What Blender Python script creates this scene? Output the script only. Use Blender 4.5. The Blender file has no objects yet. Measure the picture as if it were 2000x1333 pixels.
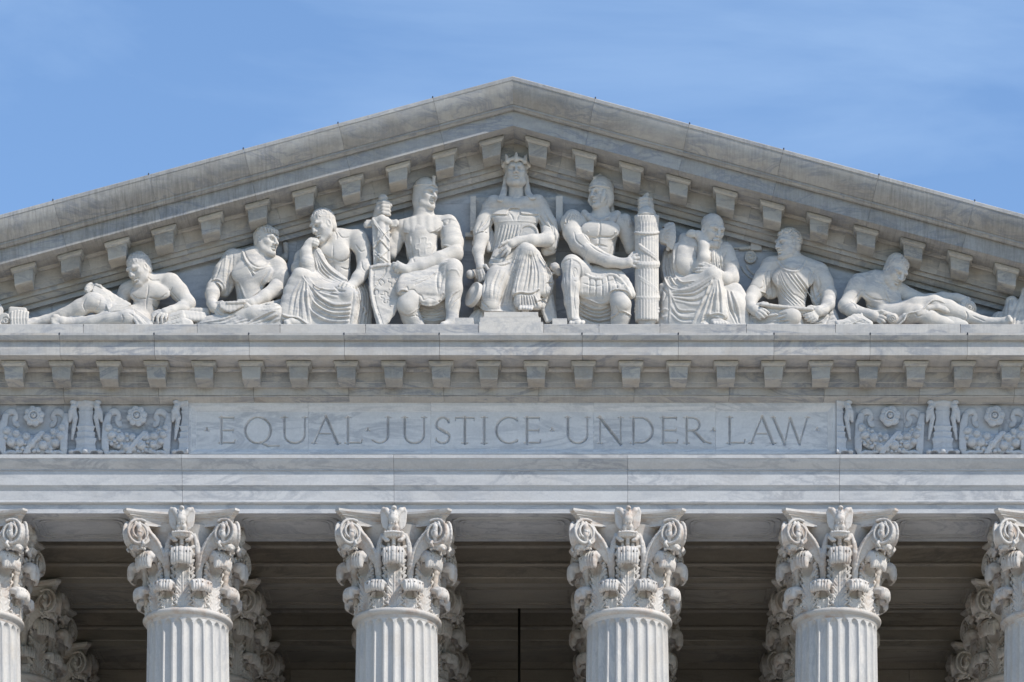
import bpy, math, random
import numpy as np
from mathutils import Vector, Matrix
R = math.radians
sc = bpy.context.scene
col = sc.collection

# ------------------------------------------------------------------ camera
CAM = (1.81, -66.6, 1.6)          # 66.6 m in front of the architrave face
cam_d = bpy.data.cameras.new('camera')
cam = bpy.data.objects.new('camera', cam_d); col.objects.link(cam)
cam.location = CAM; cam.rotation_euler = (R(90), 0, 0)
cam_d.sensor_width = 36.0
cam_d.lens = 36.0 * 6660 / 2000
cam_d.shift_x = -(1181 - 1000) / 2000
cam_d.shift_y = (3346 - 666.5) / 2000
cam_d.clip_start = 1.0; cam_d.clip_end = 3000
sc.camera = cam

# ------------------------------------------------------------------ sun, sky, exposure
SUN_AZ = R(59.0)      # to the right of the facade normal
SUN_EL = math.atan(1.95 * math.cos(SUN_AZ))
sd = Vector((math.sin(SUN_AZ) * math.cos(SUN_EL), -math.cos(SUN_AZ) * math.cos(SUN_EL), math.sin(SUN_EL)))
sun_d = bpy.data.lights.new('sun', 'SUN'); sun_d.energy = 3.7; sun_d.angle = R(0.53); sun_d.color = (1.0, 0.94, 0.86)
sun = bpy.data.objects.new('sun', sun_d); col.objects.link(sun)
sun.location = (40, -40, 60); sun.rotation_euler = sd.to_track_quat('Z', 'Y').to_euler()

w = bpy.data.worlds.new('World'); sc.world = w; w.use_nodes = True
nt = w.node_tree; N = nt.nodes; L = nt.links
bg = N['Background']
sky = N.new('ShaderNodeTexSky'); sky.sky_type = 'NISHITA'; sky.sun_disc = False
sky.sun_elevation = SUN_EL
sky.sun_rotation = math.atan2(sd.x, sd.y)
sky.altitude = 50; sky.air_density = 1.15; sky.dust_density = 0.35; sky.ozone_density = 5.5
tc = N.new('ShaderNodeTexCoord'); mp = N.new('ShaderNodeMapping'); mp.inputs['Scale'].default_value = (2.2, 2.2, 7.0); mp.inputs['Rotation'].default_value = (0.0, R(12), 0.3)
no = N.new('ShaderNodeTexNoise'); no.inputs['Scale'].default_value = 2.3; no.inputs['Detail'].default_value = 7; no.inputs['Roughness'].default_value = 0.55; no.inputs['Distortion'].default_value = 0.7
cr = N.new('ShaderNodeValToRGB'); cr.color_ramp.elements[0].position = 0.48; cr.color_ramp.elements[1].position = 0.82
cr.color_ramp.elements[1].color = (0.15, 0.15, 0.15, 1)
mx = N.new('ShaderNodeMix'); mx.data_type = 'RGBA'; mx.inputs['B'].default_value = (6.2, 7.7, 8.9, 1)
L.new(tc.outputs['Generated'], mp.inputs['Vector']); L.new(mp.outputs[0], no.inputs['Vector'])
L.new(no.outputs['Fac'], cr.inputs[0]); L.new(cr.outputs[0], mx.inputs['Factor'])
L.new(sky.outputs[0], mx.inputs['A']); L.new(mx.outputs['Result'], bg.inputs[0])
bg.inputs[1].default_value = 0.15
sc.view_settings.view_transform = 'Standard'; sc.view_settings.look = 'None'
sc.view_settings.exposure = 0.42; sc.view_settings.gamma = 1.0
sc.cycles.max_bounces = 8; sc.cycles.diffuse_bounces = 5
try: sc.cycles.use_denoising = True
except Exception: pass

# ------------------------------------------------------------------ photo calibration: pixel of the 2000 px photo + distance
# in front of the architrave face (cm) -> a point in the world
def P(px, py, d=0.0):
    k = (6660.0 - d) / 6660.0
    return Vector((1.81 + (px - 1181) * 0.01 * k, -d * 0.01, 1.6 + (3346 - py) * 0.01 * k))
def Zp(py, Y): return 1.6 + (3346 - py) * 0.01 * (66.6 + Y) / 66.6
def Xp(px, Y=0.0): return 1.81 + (px - 1181) * 0.01 * (66.6 + Y) / 66.6

# ------------------------------------------------------------------ materials
def marble(name, base=(0.70, 0.69, 0.67), vein=(0.36, 0.38, 0.42), vein_amt=0.5, stain=(0.52, 0.43, 0.33), stain_amt=0.25,
           streak=0.0, island=0.10, scale=1.0, stretch=(0.55, 1.0, 1.6), bump=0.15, rough=0.6, spec=0.28, tilt=25, stain_scale=0.9, vary=0.0):
    AL = 0.72      # weathered marble: about 0.45
    base, vein, stain = (tuple(v * AL for v in c_) for c_ in (base, vein, stain))
    m = bpy.data.materials.new(name); m.use_nodes = True
    t = m.node_tree; N = t.nodes; L = t.links
    b = N['Principled BSDF']; b.inputs['Roughness'].default_value = rough
    b.inputs['Specular IOR Level'].default_value = spec
    def nn(k, **kw):
        n = N.new(k)
        for a, v in kw.items(): setattr(n, a, v)
        return n
    def mix(fac, A, B, mode='MIX'):
        n = nn('ShaderNodeMix', data_type='RGBA', blend_type=mode)
        for s, v in (('Factor', fac), ('A', A), ('B', B)):
            if isinstance(v, (int, float)): n.inputs[s].default_value = v if s == 'Factor' else (v, v, v, 1)
            elif isinstance(v, tuple): n.inputs[s].default_value = (*v[:3], 1)
            else: L.new(v, n.inputs[s])
        return n.outputs['Result']
    def ramp(src, p0, p1, c0=(0, 0, 0, 1), c1=(1, 1, 1, 1)):
        n = nn('ShaderNodeValToRGB'); e = n.color_ramp.elements
        e[0].position = p0; e[1].position = p1; e[0].color = c0; e[1].color = c1
        L.new(src, n.inputs[0]); return n.outputs[0]
    def mul(a, v):
        n = nn('ShaderNodeMath', operation='MULTIPLY'); L.new(a, n.inputs[0])
        if isinstance(v, (int, float)): n.inputs[1].default_value = v
        else: L.new(v, n.inputs[1])
        return n.outputs[0]
    geo = nn('ShaderNodeNewGeometry'); obi = nn('ShaderNodeObjectInfo')
    # every block of stone gets its own patch of veining
    off = nn('ShaderNodeVectorMath', operation='SCALE'); off.inputs[0].default_value = (37.0, 19.0, 53.0)
    rr = nn('ShaderNodeMath', operation='ADD'); L.new(geo.outputs['Random Per Island'], rr.inputs[0]); L.new(obi.outputs['Random'], rr.inputs[1])
    L.new(rr.outputs[0], off.inputs['Scale'])
    add = nn('ShaderNodeVectorMath', operation='ADD'); L.new(geo.outputs['Position'], add.inputs[0]); L.new(off.outputs[0], add.inputs[1])
    mp = nn('ShaderNodeMapping'); mp.inputs['Scale'].default_value = tuple(s * scale for s in stretch); mp.inputs['Rotation'].default_value = (0.2, R(tilt), 0.1)
    L.new(add.outputs[0], mp.inputs['Vector'])
    def noise(vec, s, d=6, r=0.6, dist=0.0):
        n = nn('ShaderNodeTexNoise'); n.inputs['Scale'].default_value = s; n.inputs['Detail'].default_value = d
        n.inputs['Roughness'].default_value = r; n.inputs['Distortion'].default_value = dist
        L.new(vec, n.inputs['Vector']); return n.outputs['Fac']
    # thin veins: ridge of a noise
    v1 = noise(mp.outputs[0], 1.1, 8, 0.62, 1.3)
    a1 = nn('ShaderNodeMath', operation='SUBTRACT'); L.new(v1, a1.inputs[0]); a1.inputs[1].default_value = 0.5
    a2 = nn('ShaderNodeMath', operation='ABSOLUTE'); L.new(a1.outputs[0], a2.inputs[0])
    ridge = ramp(a2.outputs[0], 0.0, 0.06, (1, 1, 1, 1), (0, 0, 0, 1))
    patch = ramp(noise(mp.outputs[0], 0.8, 4, 0.5), 0.37, 0.58)
    cloud = ramp(noise(mp.outputs[0], 2.6, 7, 0.68, 0.8), 0.40, 0.78)
    c = mix(mul(mul(ridge, patch), vein_amt * 0.9), base, vein)
    c = mix(mul(cloud, vein_amt * 0.5), c, vein)
    # warm stains
    st = ramp(noise(add.outputs[0], stain_scale, 6, 0.66, 0.4), 0.50, 0.74)
    c = mix(mul(st, stain_amt), c, stain)
    if streak > 0:
        ms = nn('ShaderNodeMapping'); ms.inputs['Scale'].default_value = (15.0, 1.0, 1.6); L.new(geo.outputs['Position'], ms.inputs['Vector'])
        s1 = ramp(noise(ms.outputs[0], 1.5, 8, 0.72, 0.25), 0.42, 0.70)
        big = ramp(noise(geo.outputs['Position'], 0.35, 3, 0.5), 0.35, 0.62)
        c = mix(mul(mul(s1, big), streak), c, (0.09, 0.088, 0.082))
        s2 = ramp(noise(geo.outputs['Position'], 3.5, 8, 0.75), 0.45, 0.8)
        c = mix(mul(s2, streak * 0.45), c, (0.17, 0.15, 0.12))
    # block to block tint
    t1 = nn('ShaderNodeMapRange'); L.new(geo.outputs['Random Per Island'], t1.inputs[0])
    t1.inputs[3].default_value = 1 - island; t1.inputs[4].default_value = 1 + island * 0.5
    cmb = nn('ShaderNodeCombineColor'); 
    for i in range(3): L.new(t1.outputs[0], cmb.inputs[i])
    c = mix(1.0, c, cmb.outputs[0], 'MULTIPLY')
    if vary:
        t2 = nn('ShaderNodeMapRange'); L.new(obi.outputs['Random'], t2.inputs[0]); t2.inputs[3].default_value = 1 - vary; t2.inputs[4].default_value = 1 + vary * .3
        c2 = nn('ShaderNodeCombineColor')
        for i in range(3): L.new(t2.outputs[0], c2.inputs[i])
        c = mix(1.0, c, c2.outputs[0], 'MULTIPLY')
    fine = ramp(noise(geo.outputs['Position'], 22, 4, 0.7), 0.3, 0.75, (0.90, 0.90, 0.90, 1), (1.04, 1.04, 1.04, 1))
    c = mix(1.0, c, fine, 'MULTIPLY')
    L.new(c, b.inputs['Base Color'])
    bp = nn('ShaderNodeBump'); bp.inputs['Strength'].default_value = bump; bp.inputs['Distance'].default_value = 0.02
    L.new(noise(geo.outputs['Position'], 14, 6, 0.7), bp.inputs['Height']); L.new(bp.outputs[0], b.inputs['Normal'])
    return m

M_wall = marble('marble_wall', base=(0.70, 0.715, 0.745), vein_amt=0.85, stain_amt=0.10)
M_corn = marble('marble_cornice', base=(0.72, 0.69, 0.645), vein_amt=0.95, stain_amt=0.5, streak=0.22, island=0.12)
M_rake = marble('marble_weathered', base=(0.58, 0.565, 0.535), vein_amt=1.0, stain=(0.38, 0.35, 0.30), stain_amt=0.55, streak=0.55, island=0.12, scale=1.5)
M_mod = marble('marble_bracket', base=(0.70, 0.67, 0.61), vein_amt=0.9, stain=(0.50, 0.39, 0.26), stain_amt=0.6, streak=0.15, island=0.14, scale=1.8, vary=0.18)
M_pan = marble('marble_panel', base=(0.93, 0.92, 0.91), vein=(0.50, 0.52, 0.56), vein_amt=0.7, stain_amt=0.06, island=0.03, scale=0.75, tilt=20, stretch=(0.5, 1, 2.0))
M_arch = marble('marble_architrave', base=(0.70, 0.70, 0.70), vein_amt=0.7, stain_amt=0.16, island=0.06)
M_rel = marble('marble_relief', base=(0.76, 0.77, 0.79), vein_amt=0.35, stain_amt=0.14, island=0.0)
M_shaft = marble('marble_shaft', base=(0.72, 0.695, 0.655), vein_amt=0.45, stain_amt=0.35, island=0.0, stretch=(1.6, 1.6, 0.45), tilt=5)
M_cap = marble('marble_capital', base=(0.78, 0.735, 0.68), vein_amt=0.25, stain=(0.50, 0.33, 0.22), stain_amt=0.75, island=0.0, scale=1.5, stain_scale=3.2, vary=0.14)
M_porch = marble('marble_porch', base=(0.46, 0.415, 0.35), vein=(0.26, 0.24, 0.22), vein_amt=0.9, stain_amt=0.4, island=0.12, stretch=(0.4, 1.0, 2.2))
M_stat = marble('marble_statue', base=(0.83, 0.78, 0.71), vein=(0.38, 0.40, 0.44), vein_amt=0.5, stain=(0.50, 0.41, 0.32), stain_amt=0.3, island=0.0, scale=1.3, rough=0.72, bump=0.3, spec=0.2)
def flat(name, c, rough=0.7, metal=0.0):
    m = bpy.data.materials.new(name); m.use_nodes = True; b = m.node_tree.nodes['Principled BSDF']
    n = m.node_tree.nodes.new('ShaderNodeTexNoise'); n.inputs['Scale'].default_value = 3.0; n.inputs['Detail'].default_value = 8
    x = m.node_tree.nodes.new('ShaderNodeMix'); x.data_type = 'RGBA'
    x.inputs['A'].default_value = (*[v * 0.8 for v in c], 1); x.inputs['B'].default_value = (*[min(1, v * 1.15) for v in c], 1)
    m.node_tree.links.new(n.outputs['Fac'], x.inputs['Factor']); m.node_tree.links.new(x.outputs['Result'], b.inputs['Base Color'])
    b.inputs['Roughness'].default_value = rough; b.inputs['Metallic'].default_value = metal
    return m
M_lead = flat('lead', (0.035, 0.04, 0.055)); M_bronze = flat('dark_bronze', (0.02, 0.018, 0.016), 0.5, 0.6)
M_ground = flat('plaza_stone', (0.74, 0.60, 0.43)); M_lawn = flat('lawn_grass', (0.05, 0.07, 0.03), 0.9); M_roof = flat('roof_sheet', (0.30, 0.30, 0.29))

# ------------------------------------------------------------------ helpers
def obj(name, V, F, mat, parent=None, smooth=None, loc=None):
    me = bpy.data.meshes.new(name)
    me.from_pydata([tuple(v) for v in V] if not isinstance(V, np.ndarray) else V.tolist(), [], F if not isinstance(F, np.ndarray) else F.tolist())
    me.validate(); me.update()
    me.materials.append(mat)
    if smooth is not None:
        me.shade_smooth()
        if smooth < 179: me.set_sharp_from_angle(angle=R(smooth))
    o = bpy.data.objects.new(name, me); col.objects.link(o)
    if parent: o.parent = parent
    if loc is not None: o.location = loc
    return o
def tag(o, label=None, cat=None, group=None, kind=None):
    for k, v in (('label', label), ('category', cat), ('group', group), ('kind', kind)):
        if v: o[k] = v
    return o
def empty(name, loc=(0, 0, 0)):
    o = bpy.data.objects.new(name, None); o.empty_display_size = 0.3; col.objects.link(o); o.location = loc
    return o
class MB:
    def __init__(s): s.V = []; s.F = []
    def add(s, V, F):
        n = len(s.V); s.V += [tuple(v) for v in V]; s.F += [tuple(i + n for i in f) for f in F]
    def box(s, x0, x1, y0, y1, z0, z1):
        s.add([(x0, y0, z0), (x1, y0, z0), (x1, y1, z0), (x0, y1, z0), (x0, y0, z1), (x1, y0, z1), (x1, y1, z1), (x0, y1, z1)],
              [(0, 3, 2, 1), (4, 5, 6, 7), (0, 1, 5, 4), (1, 2, 6, 5), (2, 3, 7, 6), (3, 0, 4, 7)])
    def prism(s, A, B):      # two matching rings -> closed solid
        n = len(A)
        s.add(list(A) + list(B), [tuple(range(n - 1, -1, -1)), tuple(range(n, 2 * n))] + [(i, (i + 1) % n, (i + 1) % n + n, i + n) for i in range(n)])
    def tube(s, pts, rad, n=8):
        rings = []
        for i, p in enumerate(pts):
            p = Vector(p); a = Vector(pts[max(i - 1, 0)]); b = Vector(pts[min(i + 1, len(pts) - 1)])
            t = (b - a).normalized(); u = t.cross(Vector((0, 1, 0.01)))
            if u.length < 1e-3: u = t.cross(Vector((1, 0, 0)))
            u.normalize(); v = t.cross(u); r = rad[i] if isinstance(rad, (list, tuple)) else rad
            rings.append([p + (u * math.cos(6.2832 * k / n) + v * math.sin(6.2832 * k / n)) * r for k in range(n)])
        V = [q for r_ in rings for q in r_]; F = []
        for i in range(len(rings) - 1):
            for k in range(n): F.append((i * n + k, i * n + (k + 1) % n, (i + 1) * n + (k + 1) % n, (i + 1) * n + k))
        F.append(tuple(range(n - 1, -1, -1))); F.append(tuple(range(len(V) - n, len(V)))); s.add(V, F)
    def lathe(s, prof, n=48, c=(0, 0), a0=0, a1=2 * math.pi):
        V = []; F = []; full = abs(a1 - a0 - 2 * math.pi) < 1e-6; m = n if full else n + 1
        for k in range(m):
            a = a0 + (a1 - a0) * k / n
            for (r, z) in prof: V.append((c[0] + r * math.sin(a), c[1] - r * math.cos(a), z))
        q = len(prof)
        for k in range(n):
            k2 = (k + 1) % m
            for j in range(q - 1): F.append((k * q + j, k2 * q + j, k2 * q + j + 1, k * q + j + 1))
        s.add(V, F)
    def build(s, name, mat, parent=None, smooth=None, loc=None): return obj(name, s.V, s.F, mat, parent, smooth, loc)
def sweep(mb, prof, xs, gap=0.006):
    """prof [(Y,Z)...] closed behind; xs joints; one closed block between each pair of joints"""
    for x0, x1 in zip(xs[:-1], xs[1:]):
        A = [(x0 + gap / 2, y, z) for y, z in prof]; B = [(x1 - gap / 2, y, z) for y, z in prof]
        mb.prism(A, B)
def rnd_joints(x0, x1, step, ph=0.0):
    xs = [x0]; x = x0 + ph
    while x < x1 - step * 0.3:
        if x > x0 + 0.2: xs.append(x)
        x += step
    return xs + [x1]
# ================================================================== sculpting: distance fields on a grid -> one continuous surface
class Sculpt:
    """x right, d towards the viewer, z up, all in cm. Shapes are blended with a smooth minimum of radius k."""
    def __init__(s, xr, dr, zr, h):
        s.h = h; s.o = np.array([xr[0], dr[0], zr[0]], np.float32)
        s.n = [int(math.ceil((b - a) / h)) + 1 for a, b in (xr, dr, zr)]
        s.F = np.full(s.n, 9.0, np.float32)
        s.ax = [s.o[i] + np.arange(s.n[i], dtype=np.float32) * h for i in range(3)]
    def _win(s, lo, hi):
        a = [max(0, int((lo[i] - s.o[i]) / s.h)) for i in range(3)]; b = [min(s.n[i], int((hi[i] - s.o[i]) / s.h) + 2) for i in range(3)]
        if any(b[i] <= a[i] for i in range(3)): return None
        sl = tuple(slice(a[i], b[i]) for i in range(3))
        return sl, s.ax[0][sl[0]][:, None, None], s.ax[1][sl[1]][None, :, None], s.ax[2][sl[2]][None, None, :]
    def _mix(s, sl, D, k, cut):
        A = s.F[sl]
        if cut:
            D = -D
            if k > 0: hh = np.maximum(k - np.abs(A - D), 0) / k; s.F[sl] = np.maximum(A, D) + hh * hh * k * .25
            else: s.F[sl] = np.maximum(A, D)
        else:
            if k > 0: hh = np.maximum(k - np.abs(A - D), 0) / k; s.F[sl] = np.minimum(A, D) - hh * hh * k * .25
            else: s.F[sl] = np.minimum(A, D)
    def cap(s, pts, k=2.0, cut=False):
        m = k + 3 * s.h
        for p, q in zip(pts[:-1], pts[1:]):
            p = [float(v) for v in p]; q = [float(v) for v in q]; R_ = max(p[3], q[3]) + m
            w = s._win([min(p[i], q[i]) - R_ for i in range(3)], [max(p[i], q[i]) + R_ for i in range(3)])
            if w is None: continue
            sl, X, Y, Z = w; dx, dy, dz = (q[i] - p[i] for i in range(3)); L2 = dx * dx + dy * dy + dz * dz + 1e-6
            t = np.clip(((X - p[0]) * dx + (Y - p[1]) * dy + (Z - p[2]) * dz) / L2, 0, 1)
            D = np.sqrt((X - p[0] - t * dx) ** 2 + (Y - p[1] - t * dy) ** 2 + (Z - p[2] - t * dz) ** 2) - (p[3] + t * (q[3] - p[3]))
            s._mix(sl, D, k, cut)
    def ell(s, c, r, rot=None, k=2.0, cut=False):
        m = max(r) + k + 3 * s.h; w = s._win([c[i] - m for i in range(3)], [c[i] + m for i in range(3)])
        if w is None: return
        sl, X, Y, Z = w; X = X - c[0]; Y = Y - c[1]; Z = Z - c[2]
        if rot is not None: X, Y, Z = (rot[0][i] * X + rot[1][i] * Y + rot[2][i] * Z for i in range(3))
        a = np.sqrt((X / r[0]) ** 2 + (Y / r[1]) ** 2 + (Z / r[2]) ** 2)
        b = np.sqrt((X / r[0] ** 2) ** 2 + (Y / r[1] ** 2) ** 2 + (Z / r[2] ** 2) ** 2) + 1e-6
        s._mix(sl, (a - 1) * a / b, k, cut)
    def box(s, c, r, rot=None, rnd=1.0, k=1.0, cut=False):
        m = math.sqrt(sum(v * v for v in r)) + k + 3 * s.h; w = s._win([c[i] - m for i in range(3)], [c[i] + m for i in range(3)])
        if w is None: return
        sl, X, Y, Z = w; X = X - c[0]; Y = Y - c[1]; Z = Z - c[2]
        if rot is not None: X, Y, Z = (rot[0][i] * X + rot[1][i] * Y + rot[2][i] * Z for i in range(3))
        q = [np.abs(v) - (r[i] - rnd) for i, v in enumerate((X, Y, Z))]
        D = np.sqrt(sum(np.maximum(v, 0) ** 2 for v in q)) + np.minimum(np.maximum(np.maximum(q[0], q[1]), q[2]), 0) - rnd
        s._mix(sl, D, k, cut)
    def disc(s, c, rad, th, rot, rnd=1.0, k=1.0, cut=False):     # axis = local y
        m = rad + th + k + 3 * s.h; w = s._win([c[i] - m for i in range(3)], [c[i] + m for i in range(3)])
        if w is None: return
        sl, X, Y, Z = w; X = X - c[0]; Y = Y - c[1]; Z = Z - c[2]
        X, Y, Z = (rot[0][i] * X + rot[1][i] * Y + rot[2][i] * Z for i in range(3))
        a = np.sqrt(X * X + Z * Z) - rad + rnd; b = np.abs(Y) - th + rnd
        s._mix(sl, np.sqrt(np.maximum(a, 0) ** 2 + np.maximum(b, 0) ** 2) + np.minimum(np.maximum(a, b), 0) - rnd, k, cut)
    def ripple(s, fn): s.F = s.F + fn(s.ax[0][:, None, None], s.ax[1][None, :, None], s.ax[2][None, None, :]).astype(np.float32)
    def floor(s, z): s.F = np.maximum(s.F, z - s.ax[2][None, None, :])
    def back(s, d): s.F = np.maximum(s.F, d - s.ax[1][None, :, None])
    def smooth(s, n=1):
        for _ in range(n):
            for a in range(3):
                F = s.F; G = F.copy(); sl = [slice(None)] * 3; lo = list(sl); hi = list(sl); mid = list(sl)
                lo[a] = slice(0, -2); hi[a] = slice(2, None); mid[a] = slice(1, -1)
                G[tuple(mid)] = .25 * F[tuple(lo)] + .5 * F[tuple(mid)] + .25 * F[tuple(hi)]; s.F = G
    def polys(s):
        F = s.F; F[0] = F[-1] = 5; F[:, 0] = F[:, -1] = 5; F[:, :, 0] = F[:, :, -1] = 5
        ins = F < 0
        c = [ins[i:ins.shape[0] - 1 + i, j:ins.shape[1] - 1 + j, l:ins.shape[2] - 1 + l] for i in (0, 1) for j in (0, 1) for l in (0, 1)]
        cnt = sum(x.astype(np.int8) for x in c); act = (cnt > 0) & (cnt < 8)
        idx = np.argwhere(act); n = len(idx)
        ID = np.full(act.shape, -1, np.int32); ID[tuple(idx.T)] = np.arange(n)
        acc = np.zeros((n, 3), np.float32); num = np.zeros(n, np.float32)
        cor = np.array([[i, j, l] for i in (0, 1) for j in (0, 1) for l in (0, 1)])
        vals = np.stack([F[idx[:, 0] + a[0], idx[:, 1] + a[1], idx[:, 2] + a[2]] for a in cor], 1)
        for p in range(8):
            for q in range(p + 1, 8):
                if np.abs(cor[p] - cor[q]).sum() != 1: continue
                va, vb = vals[:, p], vals[:, q]; m = (va < 0) != (vb < 0)
                t = np.where(m, va / np.where(m, va - vb, 1), 0)[:, None]
                acc += np.where(m[:, None], cor[p] + t * (cor[q] - cor[p]), 0); num += m
        V = (idx + acc / num[:, None]) * s.h + s.o
        quads = []
        for a in range(3):
            b, c_ = (a + 1) % 3, (a + 2) % 3
            A = [slice(1, -1)] * 3; A[a] = slice(0, -1); B = list(A); B[a] = slice(1, None)
            i0, i1 = ins[tuple(A)], ins[tuple(B)]
            e = np.argwhere(i0 != i1); off = np.array([1, 1, 1]); off[a] = 0; e = e + off
            fl = ins[tuple(e.T)]
            def g(db, dc):
                q = e.copy(); q[:, b] -= db; q[:, c_] -= dc; return ID[tuple(q.T)]
            Q = np.stack([g(0, 0), g(1, 0), g(1, 1), g(0, 1)], 1)
            Q[~fl] = Q[~fl][:, ::-1]; quads.append(Q)
        return V, np.concatenate(quads)
    def mesh(s, name, mat, parent=None, world=True, origin=(0, 0, 0), relax=2, smooth=180, ds=1.0):
        V, Q = s.polys()
        # (x, d, z) -> (x, -y, z) flips handedness
        if len(V) == 0: V = np.zeros((3, 3)); Q = np.zeros((0, 4), int)
        E = np.concatenate([Q[:, [0, 1]], Q[:, [1, 2]], Q[:, [2, 3]], Q[:, [3, 0]]])
        deg = np.bincount(E.ravel(), minlength=len(V)).astype(np.float32)[:, None] + 1e-6
        for it in range(relax):
            S = np.zeros_like(V)
            for c in range(3):
                S[:, c] = np.bincount(E[:, 0], V[E[:, 1], c], len(V)) + np.bincount(E[:, 1], V[E[:, 0], c], len(V))
            V = V * .5 + .5 * S / deg
        W = np.stack([V[:, 0], -V[:, 1] * ds, V[:, 2]], 1) * .01 - np.array(origin)
        Q = Q[:, ::-1]
        me = bpy.data.meshes.new(name)
        me.vertices.add(len(W)); me.vertices.foreach_set('co', W.astype(np.float32).ravel())
        me.loops.add(len(Q) * 4); me.loops.foreach_set('vertex_index', Q.astype(np.int32).ravel())
        me.polygons.add(len(Q)); me.polygons.foreach_set('loop_start', np.arange(0, len(Q) * 4, 4, dtype=np.int32)); me.polygons.foreach_set('loop_total', np.full(len(Q), 4, np.int32))
        me.update(); me.validate(); me.materials.append(mat); me.shade_smooth()
        o = bpy.data.objects.new(name, me); col.objects.link(o)
        if parent: o.parent = parent
        return o
def rotm(yaw=0, pitch=0, roll=0):
    """columns: right, forward (towards the viewer at yaw 0), up. yaw>0 turns to the picture's right, pitch>0 looks down, roll>0 leans clockwise"""
    y, p, r_ = map(math.radians, (yaw, pitch, roll))
    Ry = np.array([[math.cos(y), math.sin(y), 0], [-math.sin(y), math.cos(y), 0], [0, 0, 1]])
    Rp = np.array([[1, 0, 0], [0, math.cos(p), math.sin(p)], [0, -math.sin(p), math.cos(p)]])
    Rr = np.array([[math.cos(r_), 0, math.sin(r_)], [0, 1, 0], [-math.sin(r_), 0, math.cos(r_)]])
    return Rr @ Ry @ Rp
# ================================================================== ground and podium
rng = random.Random(5)
obj('ground', [(-1500, -1500, 0), (1500, -1500, 0), (1500, 1500, 0), (-1500, 1500, 0)], [(0, 1, 2, 3)], M_lawn)['kind'] = 'structure'
obj('plaza', [(-45, -62, .004), (45, -62, .004), (45, -1.0, .004), (-45, -1.0, .004)], [(0, 1, 2, 3)], M_ground)['kind'] = 'structure'
ZA = Zp(1003, 0)                 # underside of the architrave, 25.03 m
ZF = 11.2                        # porch floor
XL, XR = -16.6, 16.6
mb = MB(); mb.box(XL - 1.5, XR + 1.5, -1.6, 40, 0.008, ZF - 0.004)
n = 60
for i in range(n):               # the great steps
    z1 = (ZF) * (n - i) / n; mb.box(-15.0, 15.0, -1.6 - 0.36 * (i + 1), -1.6 - 0.36 * i, 0.008, z1 - 0.01)
tag(mb.build('stairway', M_wall), 'broad pale marble steps and podium below the portico', 'stairs')

bld = empty('courthouse', (0, 0, ZF))
tag(bld, 'white marble temple front with carved pediment, inscribed frieze and coffered porch', 'building')
OFF = -Vector((0, 0, ZF))
def part(mb, name, mat, parent=None, smooth=None, label=None):
    o = mb.build(name, mat, parent or bld, smooth)
    if parent is None: o.location = OFF
    if label: o['label'] = label
    return o

# ------------------------------------------------------------------ architrave (px rows of the photo -> profile)
def prof(rows, yback, top=None, bot=None):
    p = [(y, Zp(py, y)) for py, y in rows]
    return [(yback, p[0][1])] + p + [(yback, p[-1][1])]
arch_rows = [(888, -.24), (895, -.24), (896.5, -.225), (900, -.215), (905, -.19), (910, -.155), (915, -.13), (917, -.115), (917.6, -.12), (919, -.12), (920, -.10),
             (948, -.10), (950, -.085), (954, -.065), (957, -.058), (958, -.05), (978, -.05), (979, -.058), (981.5, -.058), (983, -.035), (985, -.02), (985.5, 0), (1003, 0)]
colx = [-0.02 + s * v for v in (2.28, 6.41, 10.54, 14.67) for s in (-1, 1)]; colx.sort()
mb = MB(); sweep(mb, prof(arch_rows, 1.60), [XL] + colx + [XR])
part(mb, 'architrave', M_arch, smooth=30)
# sunk panels on its underside, between the columns
for a, b_ in zip(colx[:-1], colx[1:]):
    if b_ < -11 or a > 11: continue
    mb = MB(); cx = (a + b_) / 2; hw = (b_ - a) / 2 - 1.12
    for i, (ex, wd, dz) in enumerate(((0.0, 0.05, 0.030), (0.12, 0.03, 0.022), (0.20, 0.02, 0.012))):
        x0, x1, y0, y1 = cx - hw + ex, cx + hw - ex, 0.22 + ex, 1.38 - ex
        r = 0.18; q = []
        for ccx, ccy, a0 in ((x1 - r, y1 - r, 0), (x0 + r, y1 - r, 90), (x0 + r, y0 + r, 180), (x1 - r, y0 + r, 270)):
            for k in range(5): q.append((ccx + r * math.cos(R(a0 + 22.5 * k)), ccy + r * math.sin(R(a0 + 22.5 * k))))
        m = len(q); V = []; F = []
        for (ox, oy) in q:
            vx, vy = ox - cx, oy - 0.8; l = math.hypot(vx, vy); ix, iy = ox - vx / l * wd, oy - vy / l * wd
            V += [(ox, oy, ZA - .0005), (ox, oy, ZA - dz), (ix, iy, ZA - dz), (ix, iy, ZA - .0005)]
        for k in range(m):
            for j in range(3):
                F.append((4 * k + j, 4 * ((k + 1) % m) + j, 4 * ((k + 1) % m) + j + 1, 4 * k + j + 1))
        mb.add(V, F)
    part(mb, 'soffit_moulding', M_arch, smooth=40)

# ------------------------------------------------------------------ frieze wall, inscription panel
YF = 0.05
for x0, x1 in ((XL, Xp(368)), (Xp(1632), XR)):
    mb = MB()
    sweep(mb, [(YF, Zp(786, YF)), (YF, Zp(892, YF)), (0.9, Zp(892, YF)), (0.9, Zp(786, YF))], rnd_joints(x0, x1, 0.93, 0.4), .003)
    part(mb, 'frieze', M_wall)

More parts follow.
